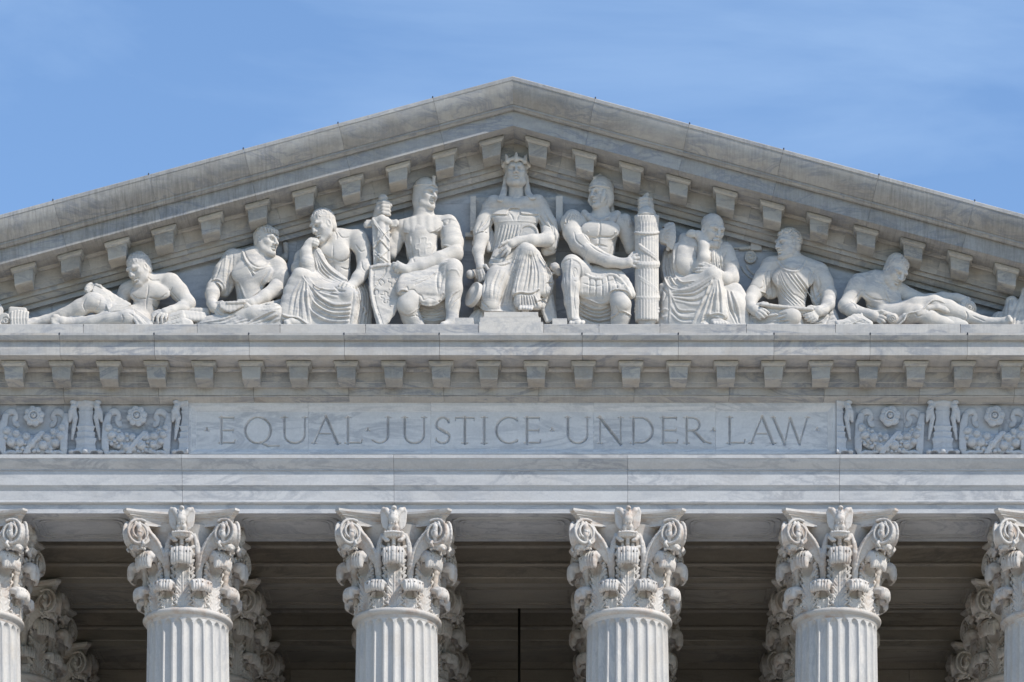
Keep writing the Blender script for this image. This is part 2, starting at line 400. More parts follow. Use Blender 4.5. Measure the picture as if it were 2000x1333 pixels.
# ------------------------------------------------------------------ bed mouldings, corona, gutter, blocking course
bed_rows = [(717.6, -.30), (717.7, -.36), (722, -.35), (727, -.31), (728, -.27), (747, -.27), (748, -.262), (757, -.262), (758, -.215), (772, -.215), (773, -.19), (774.5, -.20), (776, -.19), (779, -.14),
            (784, -.08), (787, -.03), (789, -.02), (790, .04)]
xs_bed = sorted([Xp(124 + 185.7 * k, -.2) for k in range(-8, 18)]); xs_bed = [XL] + [x for x in xs_bed if XL + .5 < x < XR - .5] + [XR]
mb = MB(); sweep(mb, prof(bed_rows, 1.0), xs_bed); part(mb, 'bed_moulding', M_corn, smooth=30)
cor_rows = [(650.5, -1.02), (655, -1.02), (656, -1.015), (659, -1.005), (663, -.985), (665, -.97), (666, -.925), (694, -.925), (694.3, -.91), (695.5, -.895)]
cj = [116, 301, 486, 672, 858, 1137, 1325, 1512, 1700, 1890]
cj = [116 - 185 * k for k in range(8, 0, -1)] + cj + [1890 + 187 * k for k in range(1, 8)]
xs_c = [Xp(p, -1.0) for p in cj]; xs_c = [XL - .9] + [x for x in xs_c if XL < x < XR] + [XR + .9]
p = [(y, Zp(py, y)) for py, y in cor_rows]
zs = p[-1][1]
pc = [(-0.45, p[0][1] - .004)] + p + [(-.352, zs), (-.352, zs + .012), (-.45, zs + .012)]
mb = MB(); sweep(mb, pc, xs_c); mb.box(XL, XR, -.449, 1.2, zs + .02, p[0][1] - .006)
part(mb, 'cornice', M_corn, smooth=30)
bj = [163, 385, 547, 714, 934, 1062, 1170, 1289, 1458, 1632, 1876]
bj = [163 - 190 * k for k in range(7, 0, -1)] + bj + [1876 + 190 * k for k in range(1, 7)]
xs_b = [Xp(q, -1.0) for q in bj]; xs_b = [XL - .8] + [x for x in xs_b if XL < x < XR] + [XR + .8]
ZL = Zp(633, -1.0)               # the ledge the statues sit on
mb = MB(); sweep(mb, [(-1.0, ZL - .012), (-0.995, ZL - .004), (-.985, ZL), (1.2, ZL), (1.2, Zp(650.5, -1.04)), (-1.0, Zp(650.5, -1.04) )], xs_b, 0.008)
part(mb, 'ledge', M_corn, smooth=30)
lead0 = None
def lead(x, y, z, w=0.013, h=0.03):
    global lead0
    if lead0 is None:
        mb = MB(); mb.lathe([(0.0, h), (w * .7, h), (w, h * .7), (w, 0.0), (w * .8, -0.01), (0, -0.01)], 8)
        lead0 = mb.build('lead_plug', M_lead, bld); o = lead0
    else:
        o = lead0.copy(); col.objects.link(o); o.parent = bld
    o.location = (x, y, z - ZF)
for q in cj:
    if -20 < q < 2020: lead(Xp(q, -1.02), -1.02, Zp(653, -1.02))
for q in bj:
    if -20 < q < 2020 and q not in (934, 1062): lead(Xp(q, -1.0), -0.99, ZL - .035, 0.012, .03)

# ------------------------------------------------------------------ modillions
def modillion_mesh(s):
    """bracket under a cornice of slope s (rise per metre along +X); origin at soffit level, on the bed moulding"""
    mb = MB(); YB = -.345
    def solid(rings):
        for A, B in zip(rings[:-1], rings[1:]):
            n = len(A); mb.add(A + B, [(i, (i + 1) % n, (i + 1) % n + n, i + n) for i in range(n)])
        mb.add(rings[0], [tuple(range(len(rings[0]) - 1, -1, -1))]); mb.add(rings[-1], [tuple(range(len(rings[-1])))])
    # cap: stacked slightly tapering rings seen in plan (x half width, front depth, z)
    rings = []
    for hw, fr, z in ((.222, -.68, 0.0), (.222, -.68, -.016), (.242, -.70, -.0161), (.242, -.70, -.055), (.236, -.694, -.062), (.226, -.684, -.082), (.205, -.663, -.10), (.197, -.655, -.104)):
        c = 0.012
        rings.append([(x, y, z + s * x) for x, y in ((-hw, YB), (-hw, fr + c), (-hw + c, fr), (hw - c, fr), (hw, fr + c), (hw, YB))])
    solid(rings)
    # body: profile in depth, with an S-curved underside
    pr = [(-.648, -.100), (-.648, -.13), (-.640, -.23), (-.632, -.312), (-.618, -.335), (-.57, -.352), (-.50, -.352), (-.43, -.362), (-.39, -.378), (YB, -.385), (YB, -.100)]
    wd = [.184, .184, .178, .172, .170, .168, .164, .160, .157, .155, .184]
    A = [(-w_, y, z - s * w_) for (y, z), w_ in zip(pr, wd)]; B = [(w_, y, z + s * w_) for (y, z), w_ in zip(pr, wd)]
    mb.prism(A, B)
    return mb
mod_src = {}
def modillion(x, z, s, nm='modillion'):
    if s not in mod_src:
        o = modillion_mesh(s).build(nm, M_mod, bld, 25); mod_src[s] = o
    else:
        o = mod_src[s].copy(); col.objects.link(o); o.parent = bld
    o.location = (x, 0, z - ZF); return o
for k in range(-14, 14):
    px = 1000.5 + 46.4 + 92.8 * k
    if -60 < px < 2060: modillion(Xp(px, -.68), zs - .004, 0.0)

# ------------------------------------------------------------------ raking cornice: same section, sheared along the slope
SL = 0.2705; XA = 0.05
rake_rows = [(149, -1.28), (150, -1.32), (156, -1.32), (157.5, -1.31), (163, -1.30), (171, -1.28), (180, -1.245), (189, -1.19), (196, -1.13), (200, -1.10), (203, -1.075), (203.6, -1.055),
             (208, -1.055), (208.5, -1.035), (213, -1.01), (215.5, -.98), (216, -.935), (246, -.935), (246.3, -.92), (247.5, -.90)]
p = [(y, Zp(py, y)) for py, y in rake_rows]
zr = p[-1][1]
pr_top = [(-0.42, p[0][1] + .01)] + p + [(-.352, zr), (-.352, zr + .012), (-.42, zr + .012)]
rbed_rows = [(272.6, -.30), (272.7, -.36), (277, -.35), (280, -.32), (281, -.27), (303, -.27), (304, -.262), (314, -.262), (315, -.215), (324, -.215), (325.5, -.17), (331, -.15), (337, -.11), (338, -.06), (348.5, -.06), (349, .04)]
pr_bed = prof(rbed_rows, 1.0)
def rake(mb, pf, joints, sgn, z_ref, gap=.004):
    """joints: distances from the apex along X at height z_ref; blocks cut square to the slope, mitred at the apex"""
    for a, b_ in zip(joints[:-1], joints[1:]):
        rings = []
        for j, g in ((a, gap / 2), (b_, -gap / 2)):
            ring = []
            for y, z in pf:
                u = j + g if j > 0 else 0.0
                if j > 0: u = max(0.0, u - (z_ref - z) * SL * 0.93)
                ring.append((XA + sgn * u, y, z - SL * u))
            rings.append(ring)
        if sgn < 0: rings.reverse()
        mb.prism(rings[0], rings[1])
jl = [0] + [XA - Xp(q, -1.3) for q in (845, 660, 475, 290, 103, -84, -270, -456, -610)]
jr = [0] + [Xp(q, -1.3) - XA for q in (1163, 1347, 1531, 1717, 1904, 2090, 2276, 2462, 2620)]
mb = MB(); rake(mb, pr_top, jl, -1, p[0][1]); rake(mb, pr_top, jr, 1, p[0][1])
part(mb, 'raking_cornice', M_rake, smooth=30)
ztb = Zp(271, -.355)
jb = [0] + [0.95 + 1.84 * k for k in range(9)]
mb = MB(); rake(mb, pr_bed, jb, -1, ztb, .003); rake(mb, pr_bed, jb, 1, ztb, .003)
part(mb, 'raking_moulding', M_corn, smooth=30)
for q in (845, 660, 475, 290, 103, 1163, 1347, 1531, 1717, 1904):
    x = Xp(q, -1.32); lead(x, -1.30, p[0][1] - SL * abs(x - XA) - .01, 0.02, 0.04)
for k in range(11):
    for sg, q in ((-1, 960 - 91.5 * k), (1, 1050 + 91.7 * k)):
        x = Xp(q, -.68); modillion(x, zr - .004 - SL * abs(x - XA), SL * -sg, 'raking_modillion')

# ------------------------------------------------------------------ tympanum wall: courses of blocks, and roof behind
mb = MB(); ztop = Zp(349, YF)
zc = ZL - .02; ci = 0
while zc < ztop:
    z1 = min(zc + .93, ztop)
    half = (ztop + .25 - zc) / SL
    xs = rnd_joints(max(-half, XL), min(half, XR), 2.1, 1.05 if ci % 2 else 2.0)
    for x0, x1 in zip(xs[:-1], xs[1:]): mb.box(x0 + .002, x1 - .002, YF, .9, zc + .002, z1 - .002)
    zc = z1; ci += 1
part(mb, 'tympanum', M_wall)
mb = MB()
zt = pr_top[0][1]
for sg in (-1, 1):
    A = [(XA, .6 - 1.0, zt + .01), (XA + sg * 17.0, -.4, zt + .01 - SL * 17), (XA + sg * 17.0, -.4, zt - .4 - SL * 17), (XA, -.4, zt - .4)]
    B = [(x, 42, z) for x, y, z in A]
    (mb.prism(A, B) if sg < 0 else mb.prism(A[::-1], B[::-1]))
part(mb, 'roof', M_roof)
# inner wall behind the tympanum / attic
mb = MB(); mb.box(XL, XR, .95, 1.2, ZA + .5, ZL + .5); mb.box(XL, XR, 40.0, 40.4, ZF, ZL)
mb.box(XL, XL + .4, 10.0, 40, ZF, ZL + .3); mb.box(XR - .4, XR, 10.0, 40, ZF, ZL + .3)
part(mb, 'attic_wall', M_wall)

# ------------------------------------------------------------------ inner porch: beams, ceiling, back wall
def beam_rows(y0, z0, h=1.75):
    return [(y0 - .16, z0 + h), (y0 - .16, z0 + h - .12), (y0 - .09, z0 + .95), (y0 - .12, z0 + .78), (y0 - .12, z0 + .74), (y0 - .07, z0 + .70), (y0 - .07, z0 + .42), (y0 - .09, z0 + .40), (y0 - .09, z0 + .37), (y0 - .03, z0 + .34), (y0 - .03, z0 + .12), (y0, z0 + .1), (y0, z0)]
for i, y0 in enumerate((4.13, 8.26)):
    r_ = beam_rows(y0, ZA)
    pf = r_ + [(y0 + 1.6, ZA), (y0 + 1.6, ZA + 1.75)]
    mb = MB(); sweep(mb, pf, [XL] + colx + [XR], .012)
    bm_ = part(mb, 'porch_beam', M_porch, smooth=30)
    for a, b_ in zip(colx[:-1], colx[1:]):
        if b_ < -11 or a > 11: continue
        mbp = MB()
        for ex, wd, dz in ((0.0, 0.04, .02), (.1, .03, .015)):
            x0, x1, ya, yb = a + 1.1 + ex, b_ - 1.1 - ex, y0 + .25 + ex, y0 + 1.35 - ex
            mbp.box(x0, x1, ya, ya + wd, ZA - dz, ZA - .001); mbp.box(x0, x1, yb - wd, yb, ZA - dz, ZA - .001)
            mbp.box(x0, x0 + wd, ya + wd, yb - wd, ZA - dz, ZA - .001); mbp.box(x1 - wd, x1, ya + wd, yb - wd, ZA - dz, ZA - .001)
        o = mbp.build('panel_moulding', M_porch, bm_)
for x in colx:
    if abs(x) > 11.2: continue
    for ya, yb in ((1.61, 4.0), (5.74, 8.13)):
        mb = MB(); pf = [(.62, .10), (.62, .80), (.66, .84), (.70, .90), (.70, 1.75), (-.70, 1.75), (-.70, .90), (-.66, .84), (-.62, .80), (-.62, .10)]
        mb.prism([(x + u, ya, ZA + v) for u, v in pf], [(x + u, yb, ZA + v) for u, v in pf]); part(mb, 'cross_beam', M_porch)
mb = MB(); mb.box(XL, XR, .96, 40, ZA + 1.76, ZA + 2.1)
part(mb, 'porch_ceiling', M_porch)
mb = MB(); zc = ZF; ci = 0
while zc < ZA + 1.7:
    xs = rnd_joints(XL, XR, 2.3, 1.15 if ci % 2 else 2.2)
    for x0, x1 in zip(xs[:-1], xs[1:]): mb.box(x0 + .008, x1 - .008, 9.45, 9.9, zc + .008, zc + .72 - .008)
    zc += .72; ci += 1
mb.box(XL, XR, 9.5, 9.92, ZF, ZA + 1.7)
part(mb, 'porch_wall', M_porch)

# hanging lantern: only its rod is seen
lamp = empty('hanging_lantern', (Xp(1014, 6.9), 6.9, ZA + 1.76))
tag(lamp, 'dark bronze lantern rod hanging from the porch ceiling between the middle columns', 'lantern')
mb = MB(); mb.tube([(0, 0, 0), (0, 0, -5.2)], .028, 10); mb.build('rod', M_bronze, lamp, 60)
mb = MB(); mb.lathe([(0.0, -.12), (.12, -.10), (.14, 0.0), (0, 0)], 20); mb.build('ceiling_rose', M_bronze, lamp, 40)
mb = MB(); mb.lathe([(0, -5.2), (.1, -5.25), (.42, -5.6), (.45, -5.7), (.40, -6.8), (.2, -7.1), (0, -7.3)], 8); mb.build('lantern_body', M_bronze, lamp)
# ================================================================== columns
ZC = 23.02                       # top of the shaft, below the capital
def fluted_shaft():
    NF, NS = 24, 14
    zs_ = [0.0] + list(np.linspace(.4, 10.9, 9)) + [11.2, 11.3] + [11.36 + .16 * math.sin(i / 9 * math.pi / 2) for i in range(10)] + [11.53]
    r_top, r_bot = .80, .93
    V = []; F = []
    for z in zs_:
        t = z / 11.53; r = r_bot + (r_top - r_bot) * (t ** 1.6)
        full = 0.40 * 2 * math.pi / NF * r            # half width of a flute (metres)
        if z > 11.36: wz = full * math.sqrt(max(0.0, 1 - ((z - 11.36) / .162) ** 2))
        elif z < .25: wz = full * max(0, (z - .1) / .15)
        else: wz = full
        for f in range(NF):
            for k in range(NS):
                u = (k / NS * 2 - 1)                     # -1..1 across one pitch
                s_ = u * math.pi / NF * r
                # half of the samples sit inside the flute
                d = 0.0
                if wz > 1e-4 and abs(s_) < wz: d = .062 * math.sqrt(1 - (s_ / wz) ** 2) * min(1.0, wz / full * 1.2)
                a = 2 * math.pi * (f + .5 * (u + 1)) / NF
                V.append(((r - d) * math.sin(a), -(r - d) * math.cos(a), z))
    M = NF * NS
    for i in range(len(zs_) - 1):
        for k in range(M): F.append((i * M + k, i * M + (k + 1) % M, (i + 1) * M + (k + 1) % M, (i + 1) * M + k))
    return V, F

def grid_mesh(fn, nu, nv, closed_u=False):
    V = [fn(u, v) for v in np.linspace(0, 1, nv) for u in np.linspace(-1, 1, nu)]
    F = [(j * nu + i, j * nu + i + 1, (j + 1) * nu + i + 1, (j + 1) * nu + i) for j in range(nv - 1) for i in range(nu - 1)]
    return V, F

def catmull(pts, n):
    pts = [np.array(p, float) for p in pts]; out = []
    q = [2 * pts[0] - pts[1]] + pts + [2 * pts[-1] - pts[-2]]
    m = len(pts) - 1
    for i in range(n):
        t = i / (n - 1) * m; k = min(int(t), m - 1); t -= k
        a, b, c, d = q[k:k + 4]
        out.append(.5 * ((2 * b) + (c - a) * t + (2 * a - 5 * b + 4 * c - d) * t * t + (3 * b - a - 3 * c + d) * t ** 3))
    return out

def acanthus(hi):
    """a carved leaf on the bell: channelled midrib, side lobes with drilled eyes, and a heavy hood rolling forward"""
    H, RO, TIP, W = (129, 119, 93, 24) if hi else (70, 110, 45, 23.5)
    s = Sculpt((-31, 31), (58, 127), (16, H + 8), 0.72)
    z0 = 18; rg = random.Random(3)
    def dep(x, z):                       # bell surface, plus the leaf leaning outwards as it climbs
        t = (z - z0) / (H - z0); return math.sqrt(max(77.0 ** 2 - x * x, 1)) + 2 + 9 * t * t
    ztop = H - 20
    # backing sheet
    for x in np.linspace(-W * .8, W * .8, 9):
        zt = ztop - abs(x) * .35
        s.cap([(x, dep(x, z) - 1.5, z, 3.4) for z in np.linspace(z0, zt, 6)], k=1.5)
    # side lobes: fronds springing from the midrib, each ending in a rounded scallop
    n = 6 if hi else 3; step = (ztop - z0 - 4) / n
    for i in range(n):
        for sg in (-1, 1):
            zb = z0 + i * step; zt = zb + step * 1.25
            wl = W * (1.02 - .06 * i / n)
            s.cap([(sg * 5, dep(5, zb) + 2, zb, 2.0), (sg * wl * .52, dep(wl * .5, zt) + 3.5, zb + step * .55, 2.6), (sg * wl * .9, dep(wl, zt) + 2.5, zt, 3.6)], k=1.2)
            s.cap([(sg * 6, dep(6, zb) + 2, zb + step * .5, 1.6), (sg * wl * .55, dep(wl * .5, zt) + 3.5, zt, 2.2), (sg * wl * .74, dep(wl, zt) + 3, zt + step * .4, 2.6)], k=1.2)
            s.ell((sg * wl * .64, dep(wl * .6, zt) + 5.0, zt - step * .18), (2.3, 6.5, 4.2), k=.6, cut=True)
            s.ell((sg * wl * .98, dep(wl, zt) + 3, zt + step * .28), (3.2, 9, 2.6), k=.6, cut=True)
    # pipes beside the midrib, running up into the hood
    arc = catmull([(dep(0, z0), z0), (dep(0, z0 + (H - z0) * .4), z0 + (H - z0) * .4), (dep(0, ztop) + 2, ztop - 4), ((77 + RO) * .5 + 3, H - 6), (RO - 9, H - 5), (RO - 4, H - 14), (RO - 4.5, TIP + 7)], 12)
    for x0, xt, r in ((0, 0, 2.6), (-4.6, -6, 2.2), (4.6, 6, 2.2), (-8.6, -12, 2.2), (8.6, 12, 2.2), (-11, -17.5, 2.4), (11, 17.5, 2.4)):
        pts = []
        for j, (d_, z_) in enumerate(arc):
            t = j / 11; x = x0 + (xt - x0) * t ** 1.3; edge = abs(xt) / 18
            pts.append((x, d_ - (77 - math.sqrt(max(77 ** 2 - x * x, 1))) + 1.0 - edge * 5 * t, z_ - edge * 7 * max(0, t - .4), r + (1.6 * t if t > .5 else 0)))
        s.cap(pts, k=1.6)
    # hood: thick shell, fluted over the top, hollow beneath
    hw = W * .98; hh = (H - TIP) * .5
    for x in np.linspace(-hw + 8, hw - 8, 5):
        e = (x / hw) ** 2
        s.ell((x, RO - 15 - 5 * e, H - hh * .62 - 4 * e), (8.5, 14.5, hh * .62), k=3)
        s.ell((x * .9, RO - 8 - 5 * e, TIP + hh * .75 - 1 * e), (8, 7.5, hh * .78), k=3)
    s.ell((0, RO - 23, TIP + hh * .2), (hw * .8, 15, hh * .95), k=2, cut=True)
    # fluting of the whole leaf
    def flute(X, Y, Z):
        sp_ = 4.3 + np.clip((Z - z0) / (H - z0), 0, 1) * 1.2
        m_ = np.clip((Y - (RO - 34)) / 8, 0, 1)
        return (.5 + .5 * np.cos(2 * math.pi * X / sp_)) * m_ * 1.0 * np.clip((np.abs(X)) / 3, .4, 1)
    s.ripple(flute)
    for x in (-.55, -.05, .45, .75): s.ell((x * hw, RO - 3.5, TIP + hh * 1.25), (1.3, 4, 2.4), k=.5, cut=True)
    s.smooth(0)
    return s
def volute_mesh(m=1):
    """stalk, flaring sheath and spiral under one corner of the abacus, with the small inner scroll beside the eagle"""
    s = Sculpt((-4, 122) if m > 0 else (-122, 4), (56, 128), (52, 184), 0.85)
    X = lambda p: [(m * min(x, x * .93 + 5.5), d - max(0, x - 55) * .30, z, r) for x, d, z, r in p]
    s.cap(X([(29, 74, 54, 5.5), (31, 77, 85, 6.2), (32, 78, 100, 7)]), k=2)
    s.cap(X([(32, 78, 101, 8.5), (32, 78, 104, 8.5)]), k=1)
    for dx in (-6, -2, 2, 6): s.cap(X([(32 + dx, 84, 84, 1), (31.5 + dx * .9, 82, 62, 1)]), k=.6, cut=True)
    # flaring sheath towards the volute: a broad folded sheet with a smooth rim
    rim = catmull([(34, 82, 106), (38, 85, 122), (47, 89, 140), (60, 93, 156), (74, 97, 170), (88, 101, 174), (101, 104, 168)], 14)
    low = catmull([(37, 78, 104), (46, 80, 114), (56, 84, 126), (67, 88, 136), (77, 93, 141), (88, 99, 140), (98, 103, 143)], 14)
    for t in np.linspace(0, 1, 7):
        s.cap(X([(*(a * (1 - t) + b * t), 3.4 if t else 4.6) for a, b in zip(rim, low)]), k=1.6)
    s.cap(X([(x, d + 3, z, 3.2) for x, d, z in rim]), k=1)
    for j in range(2, 12):
        for t in (.34, .68):
            q = rim[j] * (1 - t) + low[j] * t; tx = rim[min(j + 1, 13)] - rim[j - 1]
            tx = tx / (np.linalg.norm(tx) + 1e-6) * 2.6
            s.cap(X([(q[0] - tx[0], q[1] + 5.2, q[2] - tx[2], 1.2), (q[0] + tx[0], q[1] + 5.2, q[2] + tx[2], 1.2)]), k=.5, cut=True)
    # spiral disc
    c = (85, 99, 155)
    rot = np.array([[math.cos(-.40), math.sin(-.40), 0], [-math.sin(-.40), math.cos(-.40), 0], [0, 0, 1]])
    if m < 0: rot = rot * np.array([[1, -1, 1], [-1, 1, 1], [1, 1, 1]])
    s.disc((m * (c[0] - 1), c[1] - 5, c[2] + 1), 24, 8.5, rot, 2, 1.5)
    sp = []
    for i in range(46):
        t = i / 45; rr = 24.5 * (1 - t) ** .9 + 2.0; a = math.radians(120) - t * 2 * math.pi * 2.3
        x = rr * math.cos(a); sp.append((c[0] - 2 * t - 1.5 + x * .90, c[1] + 12.5 + 6.0 * t + x * .38 + max(0, x) * .25, c[2] + 1 + rr * math.sin(a), 2.9 - 1.2 * t))
    s.cap(X(sp), k=.8)
    s.ell((m * (c[0] - 5), c[1] + 9.5, c[2] + 1), (3.4, 4.5, 3.4), k=1)
    # edge of the corner and hanging foliage below the spiral
    s.cap(X([(102, 96, 176, 4), (109, 98, 166, 5), (109, 98, 150, 5), (102, 95, 137, 4.5)]), k=3)
    s.cap(X([(108, 104, 175, 3.2), (110, 106, 170, 3.0)]), k=1)
    s.ell((m * 83, 88, 134), (13, 12, 6), k=3); s.ell((m * 95, 90, 131), (9, 9, 7), k=3)
    for i in range(7):
        s.cap(X([(72 + i * 5, 110 - abs(i - 3) * .8, 135, 1.2), (73 + i * 4.6, 106, 126 - (i % 2) * 2, 1.2)]), k=.6, cut=True)
    for i in range(5): s.ell((m * (73 + i * 6), 97, 126 + (i % 2) * 2), (3.4, 4, 3), k=1.2)
    s.cap(X([(75, 112, 139, 2.4), (73, 114, 133, 3), (77, 113, 128, 2.3)]), k=1)
    # inner scroll
    s.cap(X([(31, 82, 106, 5), (30, 86, 122, 5.5), (28, 88, 138, 5), (24, 89, 152, 4), (16, 88, 160, 3.4), (8, 87, 161, 3)]), k=2)
    s.cap(X([(35, 82, 108, 3), (34, 86, 124, 3.2), (30, 88, 142, 2.6), (24, 88, 158, 2.4)]), k=1)
    for z in (112, 120, 128, 136): s.cap(X([(29, 92.5, z, 1.1), (31, 92.5, z + 4, 1.1)]), k=.5, cut=True)
    s.cap(X([(22, 90, 133, 3.4), (14, 92, 128, 4), (9, 94, 131, 3.6), (10, 95, 137, 3)]), k=1.2)
    s.cap(X([(22, 88, 118, 3), (13, 90, 114, 3.8), (8, 92, 117, 3.4)]), k=1.2)
    s.cap(X([(12, 84, 100, 5), (13, 84, 116, 5)]), k=2)
    return s
def rotz(V, a, off=(0, 0, 0)):
    c, s = math.cos(a), math.sin(a)
    return [(x * c - y * s + off[0], x * s + y * c + off[1], z + off[2]) for x, y, z in V]

def abacus_mesh():
    mb = MB(); rings = []
    def ring(e, z):               # four concave sides with cut corners
        q = []; Hc, Hs = 1.115 + e, .86 + e; cut = .13
        for k in range(4):
            for t in np.linspace(-1, 1, 17):
                x = t * (Hc - cut * .6); y = -(Hs + (Hc - Hs) * (abs(t) ** 1.8)) + 0
                a = k * math.pi / 2; q.append((x * math.cos(a) - y * math.sin(a), x * math.sin(a) + y * math.cos(a), z))
        return q
    for e, z in ((-.12, 1.745), (-.12, 1.79), (-.105, 1.85), (-.075, 1.885), (-.045, 1.90), (-.045, 1.915), (-.03, 1.92), (-.01, 1.935), (.02, 1.965), (.02, 2.006)): rings.append(ring(e, z))
    for A, B in zip(rings[:-1], rings[1:]):
        n = len(A); mb.add(A + B, [(i, (i + 1) % n, (i + 1) % n + n, i + n) for i in range(n)])
    mb.add(rings[0], [tuple(range(len(rings[0])))]); mb.add(rings[-1], [tuple(range(len(rings[-1])))])
    return mb

def eagle_bits():
    """eagle in the middle of each side: body, spread folded wings, head turned, standing on a small corbel"""
    s = Sculpt((-32, 32), (78, 128), (132, 212), 0.8)
    V = lambda x, d, z: (x, d, z)
    # corbel with small scrolls
    s.ell(V(0, 98, 150), (21, 14, 5)); s.ell(V(0, 102, 154), (20, 14, 3.5), k=2)
    for x in np.linspace(-16, 16, 7): s.cap([(x, 112 - abs(x) * .25, 155.0, 3.1), (x * .93, 110 - abs(x) * .25, 148, 2.2)], k=1.2)
    for sg in (-1, 1):
        s.cap([(sg * 19, 100, 148, 4.5), (sg * 14, 103, 142, 4.2), (sg * 10, 104, 141, 3)], k=1.5)
    s.cap([(0, 100, 146, 4), (0, 98, 134, 4.5)], k=2)
    # legs / tail
    s.cap([(-5.5, 103, 158, 3.6), (-6, 104, 166, 5)], k=1); s.cap([(5.5, 103, 158, 3.6), (6, 104, 166, 5)], k=1)
    for x in (-6, -3, 0, 3, 6): s.cap([(x * 1.4, 98, 158, 2.2), (x, 99, 172, 2.6)], k=.8)
    # body
    s.cap([(0, 102, 170, 8), (0, 105, 182, 9.2), (0, 105, 192, 6.5), (1, 105, 198, 4.6)], k=3)
    s.ell(V(1, 106, 203), (5.2, 6, 4.6), k=1.5); s.cap([(3, 110, 202, 2.4), (5, 114, 200, 1.2)], k=1)
    for sg in (-1, 1):
        s.cap([(sg * 7, 102, 190, 6), (sg * 14, 101, 200, 5), (sg * 20, 99, 203, 3.6), (sg * 23, 98, 198, 3.2)], k=2.5)
        for i in range(6):
            x0 = sg * (11 + 2.6 * i); s.cap([(x0, 100.5 - i * .5, 197, 2.5), (sg * (11.5 + 2.2 * i), 99.5 - i * .4, 178, 2.1), (sg * (11 + 1.9 * i), 98.5, 161 + i * 1.6, 1.5)], k=.7)
        s.cap([(sg * 9, 97, 195, 5), (sg * 14, 96, 166, 4.5)], k=1)
    for z in (174, 178, 182, 186, 190):
        for x in (-4.5, 0, 4.5): s.cap([(x + (2 if z % 8 > 3 else 0), 112.5 - abs(x) * .5, z, 1.1), (x, 111.5, z - 3, 1.0)], k=.8)
    return s

def build_column(x, y, first=None, top=True):
    if first is not None:
        r = first.copy(); col.objects.link(r); r.location = (x, y, ZF)
        for ch in first.children:
            if not top and ch.name.startswith(('shaft_base',)): continue
            c = ch.copy(); col.objects.link(c); c.parent = r
            for g in ch.children: d = g.copy(); col.objects.link(d); d.parent = c
        return r
    r = empty('column', (x, y, ZF))
    V, F = fluted_shaft(); sh = obj('shaft', V, F, M_shaft, r, 35); sh.location = (0, 0, .28)
    mb = MB(); mb.lathe([(0, 0), (1.2, 0), (1.2, .0), (1.22, .10), (1.2, .16), (1.08, .20), (1.06, .24), (1.0, .28), (.9, .29)], 48); mb.build('base', M_shaft, r, 40)
    zc = ZC - ZF
    cb = MB(); cb.lathe([(.795, -.02), (.81, 0.0), (.815, .05), (.83, .06), (.865, .075), (.885, .105), (.885, .135), (.865, .165), (.83, .18), (.79, .182), (.76, .19), (.755, .7), (.78, 1.2), (.84, 1.6), (.92, 1.78), (0, 1.79)], 64)
    capo = cb.build('capital', M_cap, r, 40, (0, 0, zc)); 
    z0 = .18
    def sub(name, mesh_src, a, z=0.0, mat=M_cap, smooth=60):
        if isinstance(mesh_src, bpy.types.Mesh):
            o = bpy.data.objects.new(name, mesh_src); col.objects.link(o); o.parent = capo
        elif isinstance(mesh_src, MB): o = mesh_src.build(name, mat, capo, smooth)
        else: o = obj(name, mesh_src[0], mesh_src[1], mat, capo, smooth)
        o.rotation_euler = (0, 0, a); o.location = (0, 0, z)
        return o
    def sculpted(name, sc_, a):
        o = sc_.mesh(name, M_cap, capo, world=False, relax=1); o.rotation_euler = (0, 0, a); return o
    lo = sculpted('acanthus_leaf', acanthus(False), R(22.5)); hi = sculpted('acanthus_leaf', acanthus(True), 0)
    vo = {m_: sculpted('volute', volute_mesh(m_), 0) for m_ in (1, -1)}; eg = None
    for k in range(1, 8):
        sub('acanthus_leaf', lo.data, R(22.5 + 45 * k)); sub('acanthus_leaf', hi.data, R(45 * k))
    for k in range(4):
        for m_ in (1, -1):
            if k: sub('volute', vo[m_].data, R(90 * k))
        if eg is None:
            o = eagle_bits().mesh('eagle', M_cap, capo, world=False, relax=1); eg = o
        else: o = sub('eagle', eg.data, 0)
        o.rotation_euler = (0, 0, R(90 * k)); o.location = (0, 0, 0)
    ab = abacus_mesh().build('abacus', M_cap, capo, 40)
    return r
proto = build_column(colx[1], .82)
cols_front = []
rows = [(0.82, 'front'), (4.95, 'second'), (9.1, 'third')]
xs6 = [x for x in colx if abs(x) < 12]
ordn = ['leftmost', 'second from left', 'third from left', 'fourth from left', 'fifth from left', 'rightmost']
ci = 0
for (y, rn) in rows:
    for i, x in enumerate(xs6):
        if ci == 0: c = proto; c.location = (x, y, ZF)
        else: c = build_column(x, y, proto)
        ci += 1
        if rn == 'front':
            lab = {0: 'fluted marble column cut off by the left edge of the photo, sunlit in front row', 5: 'fluted marble column cut off by the right edge of the photo, sunlit in front row',
                   1: 'sunlit front fluted column under the left end of the inscription panel', 2: 'sunlit front fluted column below the seated figure with sword, left of the lantern rod',
                   3: 'sunlit front fluted column below the figure with the rod bundle, right of the lantern rod', 4: 'sunlit front fluted column under the right end of the inscription panel'}[i]
            g = 'sunlit columns of the front row'
        else:
            lab = f'shaded column in the {rn} row, directly behind the {ordn[i]} front column'; g = 'shaded columns inside the porch'
        tag(c, lab, 'column', g)
